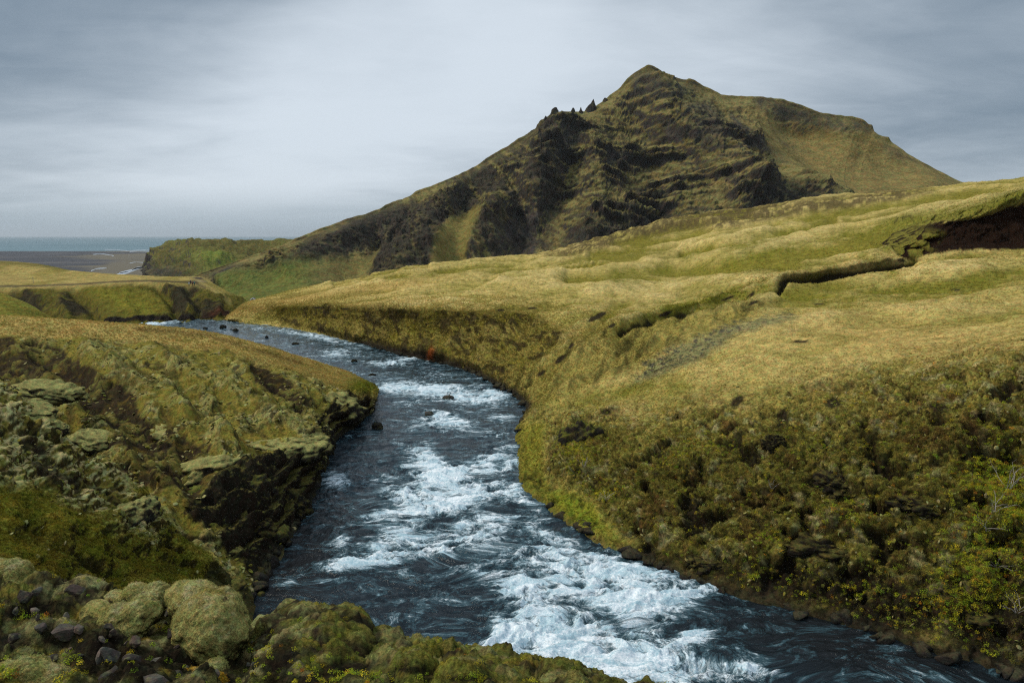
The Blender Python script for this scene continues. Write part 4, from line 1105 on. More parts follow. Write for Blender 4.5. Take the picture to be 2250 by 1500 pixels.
for a, kw, lab in (
    ((605, 1172, 52.8, 62, 44), dict(seed=21, moss=.5, mosscol=(.10, .10, .025), sub=4), 'largest brown mossy stone on the left shore below the cliff'),
    ((548, 1190, 51, 26, 22), dict(seed=22, moss=.9, rock=(.06, .058, .056), sub=3), 'bare grey stone left of the largest shore stone'),
    ((578, 1210, 50.2, 24, 22), dict(seed=23, moss=.9, rock=(.07, .065, .062), sub=3), 'bare grey stone under the largest shore stone'),
    ((510, 1212, 48, 52, 26), dict(seed=24, moss=.3, mosscol=(.17, .155, .05), sub=4), 'yellow mossy flat stone above the small shore pool'),
    ((560, 1258, 47.5, 40, 28), dict(seed=25, moss=.6, mosscol=(.07, .06, .02), sub=4), 'square dark stone by the small white ripple at the shore'),
    ((515, 1262, 46, 30, 24), dict(seed=26, moss=.9, rock=(.05, .048, .046), sub=3), 'grey rounded stone between the mossy shore tussocks'),
    ((505, 1292, 44, 66, 44), dict(seed=27, moss=.35, mosscol=(.15, .13, .035), sub=4), 'yellow topped tussock stone nearest the dark pool'),
    ((530, 1326, 43.6, 30, 22), dict(seed=28, moss=.7, sub=3), 'low black stone at the edge of the dark pool'),
    ((574, 1307, 45, 22, 18), dict(seed=29, moss=.55, mosscol=(.07, .07, .02), sub=3), 'small green topped stone standing alone in the dark pool'),
):
    thing(mossy_rock('shore_stone', *a, **kw), lab, 'stone', SR)
RR = 'rocks standing in the river'
for x, y, wd, h, lab in ((829, 941, 22, 16, 'round black rock in smooth water below the spur tip'), (490, 721, 13, 9, 'largest of the dark rocks in the far river bend'), (451, 723, 10, 5, 'low dark rock left of the largest one in the far river bend'),
                         (517, 727, 13, 6, 'flat dark rock just right of the largest one in the far bend'), (508, 725, 5, 3, 'tiny dark rock between the two dark rocks of the far bend'), (586, 741, 6, 4, 'tiny lone dark rock downstream of the far bend'),
                         (649, 757, 14, 6, 'low flat dark rock beside the left grass bank midway'), (778, 795, 12, 8, 'dark rock in the river left of the first rapids'), (818, 825, 14, 6, 'flat dark rock just off the grassy spur tip'),
                         (985, 876, 24, 9, 'flat grey rock within the white rapids'), (943, 911, 20, 9, 'dark rock awash below the flat grey rock'), (1108, 1084, 0, 0, ''), (857, 805, 7, 4, 'tiny dark rock in midstream above the first rapids')):
    if not wd: continue
    d = float(dist_z(x, y, 0.0))
    o = mossy_rock('river_rock', x, y - h * .15, d, wd, h * 1.3, dep=.8, seed=int(x), sub=4, lump=.3, moss=2.0, rock=(.018, .018, .019) if 'grey' not in lab else (.07, .07, .075), mat=M_MOSSROCK)
    thing(o, lab, 'rock', RR)
rs_ = random.Random(11)
for pts, lab, n_ in (([(800, 757), (870, 777), (955, 796), (1040, 819), (1088, 844), (1130, 868), (1158, 897), (1150, 925), (1142, 950)], 'small dark wet stone at the water line of the right bank above the bend', 46),
                     ([(1195, 1100), (1290, 1172), (1440, 1241), (1620, 1306), (1850, 1369), (2080, 1438), (2240, 1475)], 'dark wet stone at the foot of the steep scrub covered right slope', 44),
                     ([(700, 1045), (660, 1130), (620, 1200), (585, 1250), (555, 1300), (540, 1340)], 'dark wet stone at the foot of the black left cliff', 26)):
    for _ in range(n_):
        t_ = rs_.random() * (len(pts) - 1); k_ = int(t_); u_ = t_ - k_
        x, y = lerp(pts[k_][0], pts[k_ + 1][0], u_), lerp(pts[k_][1], pts[k_ + 1][1], u_)
        d_ = float(dist_z(x, y, 0)); sz_ = rs_.uniform(.35, 1.1) * rs_.uniform(.6, 1)
        o = bpy.data.objects.new('shore_stone', wet[rs_.randrange(5)]); C.objects.link(o)
        o.location = at(x, y, d_).reshape(3) + np.array([rs_.uniform(-.5, .5), rs_.uniform(-.9, .3), rs_.uniform(.05, .32)])
        o.scale = (sz_, sz_ * rs_.uniform(.6, 1), sz_ * rs_.uniform(.4, .8)); o.rotation_euler = (rs_.uniform(-.4, .4), rs_.uniform(-.4, .4), rs_.uniform(0, 6))
        thing(o, lab, 'stone', 'stones, ' + lab[lab.index(' at the') + 1:])
thing(mossy_rock('dark_boulder', 1217, 945, 81, 26, 24, seed=41, sub=4, moss=.95, lump=.2), 'smooth dark boulder at the upper left corner of the shrubby right cliff', 'boulder')
thing(mossy_rock('rock_outcrop', 1280, 985, 73, 105, 110, dep=.6, seed=42, moss=.6, mosscol=(.10, .105, .02), lump=.3), 'dark mossy crag above the bright green spit on the right bank', 'rock outcrop')
for i, (x, y, wd, h, lab) in enumerate(((1700, 975, 44, 36, 'dark rock nub high in the middle of the right slope'), (1850, 1065, 100, 50, 'dark hollowed rock in the middle of the right slope'),
                                       (2020, 1110, 110, 44, 'low dark rock right of the hollowed rock on the right slope'), (1800, 1205, 130, 50, 'long black overhang low on the right slope'),
                                       (1560, 1232, 100, 34, 'black rock foot of the right slope beside the white water'), (2150, 1350, 110, 44, 'dark rock at the bottom right above the dark water'))):
    c_ = snap(R, x, y + h * .35)
    q_ = float(c_[1])
    thing(mossy_rock('rock_outcrop', x, y, q_ + wd * .34 * q_ / F, wd, h, seed=80 + i, dep=.8, moss=.95, lump=.42, detail=.10, mosscol=(.10, .09, .025), rock=(.013, .011, .009)), lab, 'rock outcrop', 'rocks showing on the right slope')

# ------------------------------------------------------------------ river
rpoly = [(230, 716), (300, 706), (500, 692), (640, 700), (800, 735), (960, 770), (1110, 815), (1180, 870), (1210, 920), (1190, 1000), (1240, 1080), (1320, 1150), (1460, 1210), (1650, 1270), (1850, 1320), (2120, 1390), (2420, 1460), (2420, 1900), (300, 1900), (380, 1350), (520, 1220), (600, 1060), (640, 960), (720, 880), (740, 830), (560, 770), (400, 740)]
pxs = np.arange(200, 2440, 2.3)
pys = np.concatenate([np.arange(690, 1520, 2.0), np.arange(1520, 1900, 8.0)])
PY, PX = np.meshgrid(pys, pxs, indexing='ij')
d = dist_z(PX, PY, 0.0)
P = at(PX, PY, d)
inside = poly(PX, PY, rpoly, 1.0) > 0.5
# where the water breaks
foam = np.zeros(PX.shape)
for x, y, rx, ry, an, am in (
    (960, 862, 70, 14, 6, 1.0), (1040, 875, 60, 16, 8, .95), (860, 855, 40, 14, 0, .7), (1090, 868, 30, 10, 10, .8), (800, 880, 30, 12, 10, .35), (985, 925, 55, 16, 14, .95), (1110, 920, 40, 10, 5, .8), (930, 935, 30, 12, 5, .5), (900, 885, 40, 8, 0, .4),
    (940, 1010, 55, 22, 25, .85), (960, 1060, 60, 28, 20, 1.0), (1060, 1030, 75, 16, -8, 1.0), (1100, 1010, 40, 14, 0, .9), (1020, 1085, 90, 18, -8, 1.1), (900, 1085, 55, 22, 0, .7), (850, 1045, 40, 10, -20, .4),
    (740, 1055, 38, 20, 15, .85), (1120, 1070, 30, 16, 10, .6), (960, 1120, 110, 16, -8, .8), (830, 1140, 40, 14, -10, .6), (1060, 1150, 80, 20, -10, .65), (860, 1190, 60, 26, -35, .95), (800, 1238, 95, 14, -8, 1.15), (750, 1200, 18, 26, -25, .6),
    (940, 1200, 60, 24, 20, .75), (1040, 1190, 80, 24, 0, .65), (1040, 1255, 40, 12, 10, .5), (1180, 1140, 30, 16, 0, .4), (1200, 1180, 60, 14, 20, .55), (1250, 1230, 110, 26, 12, .85), (1380, 1260, 120, 30, 14, 1.0), (1130, 1290, 80, 30, 30, .6),
    (1300, 1300, 130, 40, 10, 1.1), (1440, 1330, 90, 24, -5, .95), (1180, 1350, 60, 34, 30, .7), (1090, 1360, 50, 24, 40, .35), (1180, 1410, 90, 40, 0, 1.25), (1130, 1435, 90, 26, -5, .95), (1310, 1430, 110, 60, 20, 1.25), (1400, 1380, 60, 26, 0, .8), (1520, 1400, 70, 22, -25, .95), (1350, 1490, 160, 50, 0, 1.3),
    (1050, 1440, 40, 24, -20, .7), (1530, 1470, 110, 26, 8, .95), (1680, 1480, 90, 10, 5, .75), (1560, 1290, 40, 10, -10, .5), (640, 1280, 24, 16, -45, .6), (608, 1275, 18, 10, 0, .4), (720, 745, 60, 7, 12, .45), (745, 778, 30, 9, 0, .6), (890, 790, 50, 5, -10, .6), (850, 800, 40, 5, 0, .4),
    (620, 728, 80, 6, 8, .25), (330, 712, 50, 5, -5, .7), (1850, 1365, 60, 6, 15, .45), (1970, 1388, 30, 5, 10, .45), (1780, 1385, 60, 7, 10, .35), (1980, 1425, 40, 8, 10, .35), (1100, 960, 70, 10, 5, .25), (1150, 1100, 40, 20, 20, .5), (1120, 985, 30, 10, 10, .3), (2050, 1490, 50, 10, 5, .2)):
    foam += blob(PX, PY, x, y, rx, ry, an) * am
foam -= blob(PX, PY, 1350, 1370, 50, 14, 40) * .55 + blob(PX, PY, 1240, 1375, 40, 10, 20) * .4 + blob(PX, PY, 1480, 1395, 30, 14, 0) * .3 + blob(PX, PY, 820, 1340, 170, 45, 15) * .8 + blob(PX, PY, 1700, 1380, 120, 30, 15) * .6
foam = np.clip(foam, 0, 1.5)
foam = foam / (1 + np.maximum(foam - .75, 0) * .75)
foam += .24 * (PY < 860) * (PY > 700) + .10 * poly(PX, PY, [(860, 850), (1150, 880), (1150, 1050), (1250, 1130), (1450, 1230), (1650, 1300), (1500, 1500), (950, 1500), (700, 1250), (800, 1000)], 50)
Xw, Yw = P[..., 0] + (P[..., 1] - 60) * .25, P[..., 1] - P[..., 0] * .12
Wq = np.stack([Xw * .5, Yw, Xw * 0], -1)
Wq = Wq + np.stack([perlin(Wq / 3.0, 61), perlin(Wq / 3.0 + 9, 62), Xw * 0], -1) * 1.3
wv1 = fbm(Wq, 3.2, 3, 401, .5)
wv2 = fbm(Wq * (1.1, 1, 1) + 5, 1.25, 3, 402, .55, 'r') - .5
wv3 = fbm(Wq * (1.3, 1, 1) + 9, .42, 2, 403, .5)
calm = np.clip(0.30 + foam * .9, 0, 1.3)
hgt = wv1 * .50 * calm + wv2 * .52 * calm + wv3 * .09 * (0.5 + calm * .8)
edge_ = poly(PX, PY, rpoly, 60.0)
hgt += foam * .14
P[..., 2] += hgt
mat_w, b = new_mat('river_water')
fa = b.n('ShaderNodeAttribute', attribute_name='foam').outputs['Fac']
ha = b.n('ShaderNodeAttribute', attribute_name='hgt').outputs['Fac']
fl = b.n('ShaderNodeAttribute', attribute_name='flow').outputs['Vector']
sh_ = b.n('ShaderNodeAttribute', attribute_name='shallow_reflect').outputs['Fac']
geo = b.n('ShaderNodeNewGeometry'); pos = geo.outputs['Position']
warp = b.n('ShaderNodeTexNoise'); b.put(warp.inputs['Vector'], fl); warp.inputs['Scale'].default_value = .8; warp.inputs['Detail'].default_value = 4
wfl = b.vmath('ADD', fl, b.vmath('SCALE', b.vmath('SUBTRACT', warp.outputs['Color'], (.5, .5, .5)), scale=1.6))
na = b.noise(wfl, .95, 10, .66, .25)
nb = b.noise(b.vmath('MULTIPLY', wfl, (1.4, 1.2, 1)), 3.6, 8, .72, .5)
ncr = b.math('ABSOLUTE', b.math('SUBTRACT', b.noise(wfl, 1.3, 6, .62, .3), .5))
ridge = b.math('SUBTRACT', 1.0, b.math('MULTIPLY', ncr, 7.0))
t = b.math('MULTIPLY', b.math('SUBTRACT', na, .5), 2.0)
t = b.math('ADD', t, b.math('MULTIPLY', b.math('SUBTRACT', nb, .5), 1.5))
t = b.math('ADD', t, b.math('MULTIPLY', b.math('MAXIMUM', ridge, 0.0), .22))
t = b.math('ADD', t, b.math('MULTIPLY', ha, .80))
t = b.math('ADD', t, b.math('MULTIPLY', fa, .66))
fo = b.ramp(t, .42, .86)
fo_soft = b.ramp(t, .12, .80)
fine_n = b.noise(pos, 7.0, 6, .7)
body = b.mix(sh_, (0.007, 0.013, 0.018), (0.008, 0.008, 0.008))
body = b.mix(b.math('MULTIPLY', fo_soft, .62), body, (0.10, 0.23, 0.28))
foamc = b.mix(b.ramp(b.math('ADD', b.math('MULTIPLY', fine_n, .5), b.math('MULTIPLY', b.noise(wfl, 1.1, 7, .65, .6), .5)), .40, .64), (0.34, 0.50, 0.57), (0.90, 0.93, 0.95))
colr = b.mix(fo, body, foamc)
bs = b.n('ShaderNodeBsdfPrincipled')
b.put(bs.inputs['Base Color'], colr)
b.put(bs.inputs['Roughness'], b.ramp(fo, 0, 1, .13, .80))
bs.inputs['IOR'].default_value = 1.33
bs.inputs['Specular IOR Level'].default_value = .36
bh = b.math('ADD', b.math('MULTIPLY', nb, .5), b.math('MULTIPLY', b.noise(b.vmath('MULTIPLY', fl, (1, .6, 1)), 6.0, 5, .6), .28))
bh = b.math('ADD', bh, b.math('MULTIPLY', fo, .35))
bp = b.n('ShaderNodeBump'); bp.inputs['Strength'].default_value = 1.0; bp.inputs['Distance'].default_value = .13
b.put(bp.inputs['Height'], bh); b.put(bs.inputs['Normal'], bp.outputs[0])
o = b.n('ShaderNodeOutputMaterial'); b.t.links.new(bs.outputs[0], o.inputs[0])
shal_refl = np.clip(blob(PX, PY, 1900, 1420, 350, 70, 12) * .8 + blob(PX, PY, 640, 1240, 130, 90, -50) * 1.2 + blob(PX, PY, 760, 1100, 90, 70, 0) * .5 + blob(PX, PY, 800, 960, 50, 40) * .4, 0, 1)  # left shallows, and the steep bank's dark reflection painted in at lower right
structure(make_grid('river', P, mat_w, {'foam': foam[..., None], 'hgt': hgt[..., None], 'flow': Wq, 'shallow_reflect': shal_refl[..., None]}, keep=inside))

# ------------------------------------------------------------------ foreground ledge
fcx = [(-300, 1230), (-100, 1225), (0, 1262), (80, 1285), (110, 1300), (180, 1306), (240, 1325), (320, 1330), (360, 1340), (400, 1375), (480, 1425), (530, 1445), (560, 1435), (600, 1385), (650, 1356), (720, 1356), (775, 1375), (798, 1425), (830, 1422), (900, 1432), (980, 1452), (1060, 1456), (1130, 1474), (1230, 1480), (1300, 1506), (1380, 1560), (1500, 1650)]
dcr = np.interp([x for x, _ in fcx], [-300, 0, 300, 560, 800, 1300, 1500], [7.6, 7.4, 7.2, 7.0, 7.2, 7.4, 7.4])
cr = [(x, y, float(q)) for (x, y), q in zip(fcx, dcr)]
rows = [[(x * .9 + 60, 2300, 2.3) for x, y, q in cr], [(x * .95 + 30, 1760, 3.7) for x, y, q in cr], [(x, lerp(y, 1560, .75), 5.0) for x, y, q in cr], [(x, lerp(y, 1500, .35) if y < 1490 else y + 12, 6.2) for x, y, q in cr], [(x, y + 6, q - .35) for x, y, q in cr], cr,
        [(x, y + 10, q + .25) for x, y, q in cr], [(x, y + 260, q + 1.0) for x, y, q in cr], [(x, y + 900, q + 2.2) for x, y, q in cr]]
P = loft(rows, 2.2, 2.2, lo=5)
print('ledge verts', P.shape)
N = normals(P); px, py = to_px(P)
cu1, id1 = cushions(P, .34, 11)
cu2, id2 = cushions(P, .13, 12)
cm = sstep(fbm(P, .9, 3, 505) + sstep(px, 500, 700) * .35, -.15, .15)
dsp = cm * (cu1 * .13 + cu2 * .04) + (fbm(P, .55, 4, 501, .6, 'b') - .3) * .14 + fbm(P, .16, 3, 502, .6) * .035 + fbm(P, 1.2, 2, 503) * .08 + (fbm(P, .07, 3, 504, .6, 'b') - .3) * .018
P = P + N * dsp[..., None]
N = normals(P); px, py = to_px(P)
fine = fbm(P, .28, 4, 511, .6); vf = fbm(P, .09, 3, 512, .6); bigf = fbm(P, .8, 3, 513)
col = C3((0.045, 0.040, 0.022), P)
col = mixc(col, (0.11, 0.115, 0.03), sstep(fine, -.1, .25) * .85)
col = mixc(col, (0.19, 0.20, 0.085), sstep(vf + bigf * .6, .15, .4) * .7)
col = mixc(col, (0.21, 0.15, 0.02), sstep(fbm(P, .3, 3, 515), .25, .45) * .7)
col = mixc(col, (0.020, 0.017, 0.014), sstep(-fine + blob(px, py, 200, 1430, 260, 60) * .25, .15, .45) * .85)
rt = sstep(px, 560, 700)
col = mixc(col, (0.14, 0.145, 0.032), rt * sstep(fine + .2, -.1, .3) * .7)
col = mixc(col, (.34, .33, .16), cm * (1 - rt * .55) * sstep(id1 + fine * .4, .6, .95) * .75)
col = mixc(col, (.17, .165, .03), cm * sstep(.35 - id1 + fine * .4, .0, .3) * .6)
col = mixc(col, (.02, .015, .01), np.clip((1 - sstep(cu1, .05, .35)) * .85 * cm + (1 - sstep(cu2, .05, .3)) * .5, 0, 1))  # moss creases blackened, shade painted between the domes
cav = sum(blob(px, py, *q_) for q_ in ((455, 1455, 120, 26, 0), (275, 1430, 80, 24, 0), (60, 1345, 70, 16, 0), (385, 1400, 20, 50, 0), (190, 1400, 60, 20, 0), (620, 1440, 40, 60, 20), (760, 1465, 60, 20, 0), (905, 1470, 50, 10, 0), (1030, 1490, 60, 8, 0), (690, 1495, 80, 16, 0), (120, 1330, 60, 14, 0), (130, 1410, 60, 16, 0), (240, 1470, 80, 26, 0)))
col = mixc(col, (.014, .011, .008), sstep(cav + fine * .6, .35, .75) * .9)  # soil below and between the cushions, blackened as painted crevice shade
col = mixc(col, SOIL, (1 - sstep(N[..., 2] + vf * .2, .2, .45)) * .8)
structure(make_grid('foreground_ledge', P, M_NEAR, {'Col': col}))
FG = dict(P=P, px=px, py=py, N=N, col=col, fine=fine)


FUZZ = []


def lobed(name, lobes, sub, label, cat, group, seed, mat=M_MOSSBALL, mosscol=(.29, .275, .105), under=(.030, .028, .012)):
    """one smooth cushion whose surface wraps several overlapping lobes (px, py, D, radius px)"""
    L = [(at(x, y, q).reshape(3), r * q / F / cP) for x, y, q, r in lobes]
    c0 = sum(l[0] * l[1] for l in L) / sum(l[1] for l in L)
    V, Fc = ICO[sub]
    tmax = np.full(len(V), 0.02)
    acc = np.zeros(len(V))
    for c, r in L:
        dlt = c - c0
        bq = V @ dlt
        disc = r * r - (dlt @ dlt) + bq * bq
        t = np.where(disc > 0, bq + np.sqrt(np.maximum(disc, 0)), 0.0)
        acc += np.maximum(t, 0) ** 8
    rad = acc ** (1 / 8.0)
    rad = np.maximum(rad, max(r for _, r in L) * .35)
    rad *= 1 + fbm(V + seed, .35, 3, seed, .5) * .10 + (fbm(V + seed, .13, 3, seed + 3, .6, 'b') - .3) * .035
    Vv = V * rad[:, None]
    cu_, idc = cushions(Vv + seed, .11, 9)
    Vv = Vv + V * ((cu_ - .5) * .013)[:, None]
    nn_ = vnormals(Vv, Fc)
    Vv = Vv + nn_ * (fbm(Vv + seed, .03, 2, seed + 6)[:, None]) * .006
    col = C3(mosscol, Vv)
    f1 = fbm(Vv + seed, .18, 4, seed + 1, .6)
    col = mixc(col, (.17, .175, .045), sstep(f1, .05, .4) * .7)
    col = mixc(col, (.38, .37, .24), sstep(-f1 * .6 + nn_[:, 2] * .6, .45, .85) * .7)  # whitish highlight painted on upward faces
    col = mixc(col, under, 1 - sstep(nn_[:, 2] + f1 * .35, -.35, .25))  # shaded underside painted darker on downward faces
    col = mixc(col, (.03, .027, .02), sstep(fbm(Vv + seed, .12, 3, seed + 11), .34, .46) * .8)
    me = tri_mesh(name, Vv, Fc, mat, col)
    o = bpy.data.objects.new(name, me); C.objects.link(o); o.location = c0
    w_ = np.linalg.norm(Vv, axis=1).mean() ** 2
    q_ = np.random.default_rng(seed).choice(len(Vv), int(min(9000, 60000 * w_)) + 200)
    j_ = (np.random.default_rng(seed + 1).normal(size=(len(q_), 3))) * .006
    FUZZ.append((Vv[q_] + c0 + j_, nn_[q_], col[q_]))
    return thing(o, label, cat, group)


MC = 'moss cushions on the foreground ledge'
lobed('moss_cushion', [(462, 1380, 6.1, 84), (430, 1328, 6.4, 56), (478, 1345, 6.3, 54), (480, 1405, 6.0, 62), (400, 1312, 6.5, 34)], 6, 'biggest round grey green moss cushion bulging over the ledge edge beside the river', 'moss cushion', MC, 1)
lobed('moss_cushion', [(25, 1272, 6.9, 46), (-20, 1275, 6.9, 50), (50, 1300, 6.8, 32), (10, 1310, 6.7, 40)], 6, 'dome shaped pale moss cushion at the left picture edge', 'moss cushion', MC, 2)
lobed('moss_cushion', [(300, 1316, 6.7, 36), (345, 1310, 6.7, 34), (255, 1322, 6.7, 28), (325, 1335, 6.5, 40)], 6, 'long whitish moss cushion on the ledge rim left of the biggest one', 'moss cushion', MC, 3)
lobed('moss_cushion', [(262, 1366, 6.0, 44), (215, 1350, 6.2, 34), (300, 1352, 6.0, 36), (285, 1392, 5.9, 34), (325, 1345, 6.1, 30)], 6, 'domed moss cushion with dark underside in the middle of the rubble', 'moss cushion', MC, 4)
lobed('moss_cushion', [(348, 1362, 6.5, 26), (355, 1385, 6.4, 24)], 5, 'small moss cushion between the two big domes', 'moss cushion', MC, 5)
lobed('moss_cushion', [(570, 1440, 6.5, 24), (580, 1470, 6.3, 26), (565, 1415, 6.6, 16)], 5, 'narrow upright moss cushion right of the biggest one', 'moss cushion', MC, 6)
lobed('moss_cushion', [(470, 1478, 5.6, 34), (455, 1490, 5.6, 28)], 5, 'small green moss dome at the picture bottom below the biggest one', 'moss cushion', MC, 7)
lobed('moss_cushion', [(60, 1500, 4.9, 60), (110, 1510, 4.9, 50), (20, 1490, 5.0, 40)], 6, 'broad pale moss cushion in the bottom left corner', 'moss cushion', MC, 8)
lobed('moss_cushion', [(50, 1450, 5.4, 28), (30, 1455, 5.4, 24)], 5, 'little grey moss cushion above the corner one', 'moss cushion', MC, 9)
lobed('moss_cushion', [(430, 1500, 5.3, 36), (470, 1505, 5.3, 30)], 5, 'orange yellow moss cushion at the bottom of the picture', 'moss cushion', MC, 10, mosscol=(.34, .20, .02), under=(.06, .04, .01))
lobed('moss_cushion', [(655, 1352, 7.0, 22), (685, 1360, 6.9, 20)], 5, 'small pale moss cushion on top of the dark knob by the river', 'moss cushion', MC, 11)
lobed('moss_cushion', [(860, 1440, 6.9, 36), (820, 1450, 6.8, 30), (890, 1455, 6.8, 30)], 5, 'lime green moss hump on the ledge right of the dark knob', 'moss cushion', MC, 12, mosscol=(.17, .18, .045))
lobed('moss_cushion', [(960, 1470, 6.8, 34), (1010, 1478, 6.8, 36), (1050, 1476, 6.8, 26)], 5, 'long folded moss hump in the middle of the right ledge rim', 'moss cushion', MC, 13, mosscol=(.155, .16, .055))
lobed('moss_cushion', [(1110, 1492, 6.9, 26), (1080, 1490, 6.9, 24)], 5, 'small mossy hump left of the last ledge hump', 'moss cushion', MC, 14, mosscol=(.15, .15, .05))
lobed('moss_cushion', [(1210, 1500, 7.0, 38), (1170, 1498, 7.0, 28), (1255, 1512, 7.0, 34)], 5, 'last brownish green moss hump where the ledge meets the white water', 'moss cushion', MC, 15, mosscol=(.15, .145, .05))
thing(mossy_rock('mossy_crag', 715, 1412, 6.7, 165, 150, seed=51, dep=.6, sub=6, lump=.3, moss=.62, mosscol=(.20, .175, .03), rock=(.026, .018, .012), mat=M_NEAR, detail=.16, flat_top=.3), 'dark crumbly mossy knob standing before the calm dark pool', 'crag')
thing(mossy_rock('mossy_crag', 600, 1440, 6.6, 110, 110, seed=52, dep=.6, sub=5, lump=.22, moss=.5, mosscol=(.13, .12, .03), rock=(.022, .016, .011), mat=M_NEAR, detail=.16), 'dark earthy rise between the biggest moss cushion and the knob', 'crag')

# loose rubble
rub = [(int(k), tri_mesh('angular_rock', *angular(k, 3, 12 + k % 6, .03, (1.0, .75, .6 + .1 * (k % 3))), M_STONE, None, smooth=False)) for k in range(8)]
for k, me in rub:
    V = np.empty(len(me.vertices) * 3, np.float32); me.vertices.foreach_get('co', V); V = V.reshape(-1, 3)
    c = C3([(.075, .068, .066), (.05, .045, .044), (.09, .075, .07), (.035, .030, .030), (.065, .05, .047), (.055, .053, .054), (.10, .09, .085), (.04, .034, .032)][k], V)
    c = mixc(c, (.16, .16, .09), sstep(fbm(V + k, .5, 3, k), .15, .4) * .6)
    set_attr(me, 'Col', c)


def put_rock(x, y, q, wpx, k, label, cat='rock', group='loose rocks on the foreground ledge', name='angular_rock', rot=None):
    o = bpy.data.objects.new(name, rub[k][1]); C.objects.link(o)
    q = q - .28
    o.location = at(x, y, q).reshape(3)
    s = wpx * .58 * q / F
    o.scale = (s, s * .9, s)
    o.rotation_euler = rot or (random.uniform(-.6, .6), random.uniform(-.6, .6), random.uniform(0, 6))
    thing(o, label, cat, group)


for x, y, q, wd, k, lab in ((138, 1386, 5.9, 54, 0, 'large flat faced grey rock left of the middle moss dome'), (172, 1382, 5.9, 34, 2, 'speckled pale rock touching the large flat faced rock'), (55, 1308, 6.6, 36, 1, 'dark slab on the rim right of the left edge moss dome'),
                            (78, 1300, 6.7, 24, 6, 'pale small rock on the rim by the left edge moss dome'), (165, 1296, 6.9, 40, 2, 'pinkish lichen crusted rock sticking out of the ledge rim'), (28, 1400, 5.7, 36, 3, 'dark angular rock at the left edge below the pale gravel'),
                            (90, 1380, 5.9, 36, 5, 'slate blue tilted rock left of the large flat faced rock'), (250, 1390, 5.9, 30, 4, 'reddish rock standing on end below the middle moss dome'), (220, 1445, 5.5, 38, 6, 'pale lichen spotted round rock in the black gap'),
                            (245, 1440, 5.5, 44, 5, 'grey rock leaning on the pale spotted one in the black gap'), (290, 1450, 5.5, 56, 3, 'tall dark rock in the lower middle of the rubble'), (330, 1470, 5.4, 50, 2, 'pinkish grey rock beside the tall dark one at the bottom'),
                            (300, 1410, 5.8, 36, 4, 'brown cracked rock under the middle moss dome'), (370, 1345, 6.6, 24, 5, 'little slate rock in the cleft beside the biggest moss cushion'), (380, 1395, 6.2, 44, 3, 'dark broad rock between the small cushion and the biggest one'),
                            (110, 1450, 5.4, 44, 3, 'dark brown rock left of the leafy patch'), (75, 1340, 6.3, 26, 6, 'pale broken rock in the upper left rubble'), (240, 1490, 5.1, 60, 1, 'large dark rock cut by the bottom picture edge'),
                            (340, 1500, 5.1, 60, 0, 'grey lichen streaked rock at the bottom edge left of the orange moss'), (160, 1480, 5.2, 34, 4, 'small brown rock at the bottom left among leaves')):
    put_rock(x, y, q, wd, k, lab)
# small stones with nothing to tell them apart
mask = (FG['px'] > 0) & (FG['px'] < 560) & (FG['py'] > 1300) & (FG['py'] < 1500)
ii = np.flatnonzero(mask.ravel()); rr = random.Random(3)
Pf = FG['P'].reshape(-1, 3)
for _ in range(110):
    j = ii[rr.randrange(len(ii))]
    k = rr.randrange(8)
    o = bpy.data.objects.new('small_stone', rub[k][1]); C.objects.link(o)
    o.location = Pf[j] + (0, 0, .01); s = rr.uniform(.018, .05); o.scale = (s, s, s * rr.uniform(.6, 1.1)); o.rotation_euler = (rr.uniform(0, 6), rr.uniform(0, 6), rr.uniform(0, 6))
    thing(o, 'small broken stone in the rubble of the foreground ledge', 'stone', 'small stones in the foreground rubble')

# ------------------------------------------------------------------ vegetation scatter
def proto_mesh(name, kind, seed, mat):
    r = random.Random(seed); V, Fq_ = [], []
    def quad(a, c, d_, e): n = len(V); V.extend([a, c, d_, e]); Fq_.append((n, n + 1, n + 2, n + 3))
    if kind == 'grass':
        for _ in range(16):
            an = r.uniform(0, 6.283); rad = r.uniform(0, .45); bx_, by_ = rad * math.cos(an), rad * math.sin(an)
            ln = r.uniform(.6, 1.1); le = r.uniform(.1, .6); a2 = r.uniform(0, 6.283); wd = r.uniform(.03, .055)
            wx, wy = -math.sin(a2) * wd, math.cos(a2) * wd
            mx, my = bx_ + math.cos(a2) * le * .3, by_ + math.sin(a2) * le * .3
            tx, ty = bx_ + math.cos(a2) * le, by_ + math.sin(a2) * le
            h1, h2 = ln * .6, ln * (1 - le * .25)
            quad((bx_ - wx, by_ - wy, -.15), (bx_ + wx, by_ + wy, -.15), (mx + wx, my + wy, h1), (mx - wx, my - wy, h1))
            quad((mx - wx, my - wy, h1), (mx + wx, my + wy, h1), (tx + wx * .2, ty + wy * .2, h2), (tx - wx * .2, ty - wy * .2, h2))
    elif kind == 'leaf':
        for _ in range(46):
            v = Vector((r.gauss(0, 1), r.gauss(0, 1), abs(r.gauss(0, .8)))).normalized() * r.uniform(.45, 1.0)
            n = (v + Vector((r.uniform(-.6, .6), r.uniform(-.6, .6), r.uniform(0, .8)))).normalized()
            t1 = n.orthogonal().normalized(); t1.rotate(__import__('mathutils').Quaternion(n, r.uniform(0, 6))); t2 = n.cross(t1)
            s = r.uniform(.10, .19)
            quad(tuple(v - t1 * s), tuple(v + t2 * s * .6), tuple(v + t1 * s), tuple(v - t2 * s * .6))
    me = bpy.data.meshes.new(name); me.from_pydata(V, [], Fq_); me.materials.append(mat)
    return me


def moss_dome(name, seed, mat):
    V, Fc = ICO[3]
    V = V * (1 + fbm(V + seed, .5, 3, seed, .6) * .35)[:, None] * np.array([1, .85, .55])
    return tri_mesh(name, V, Fc, mat)


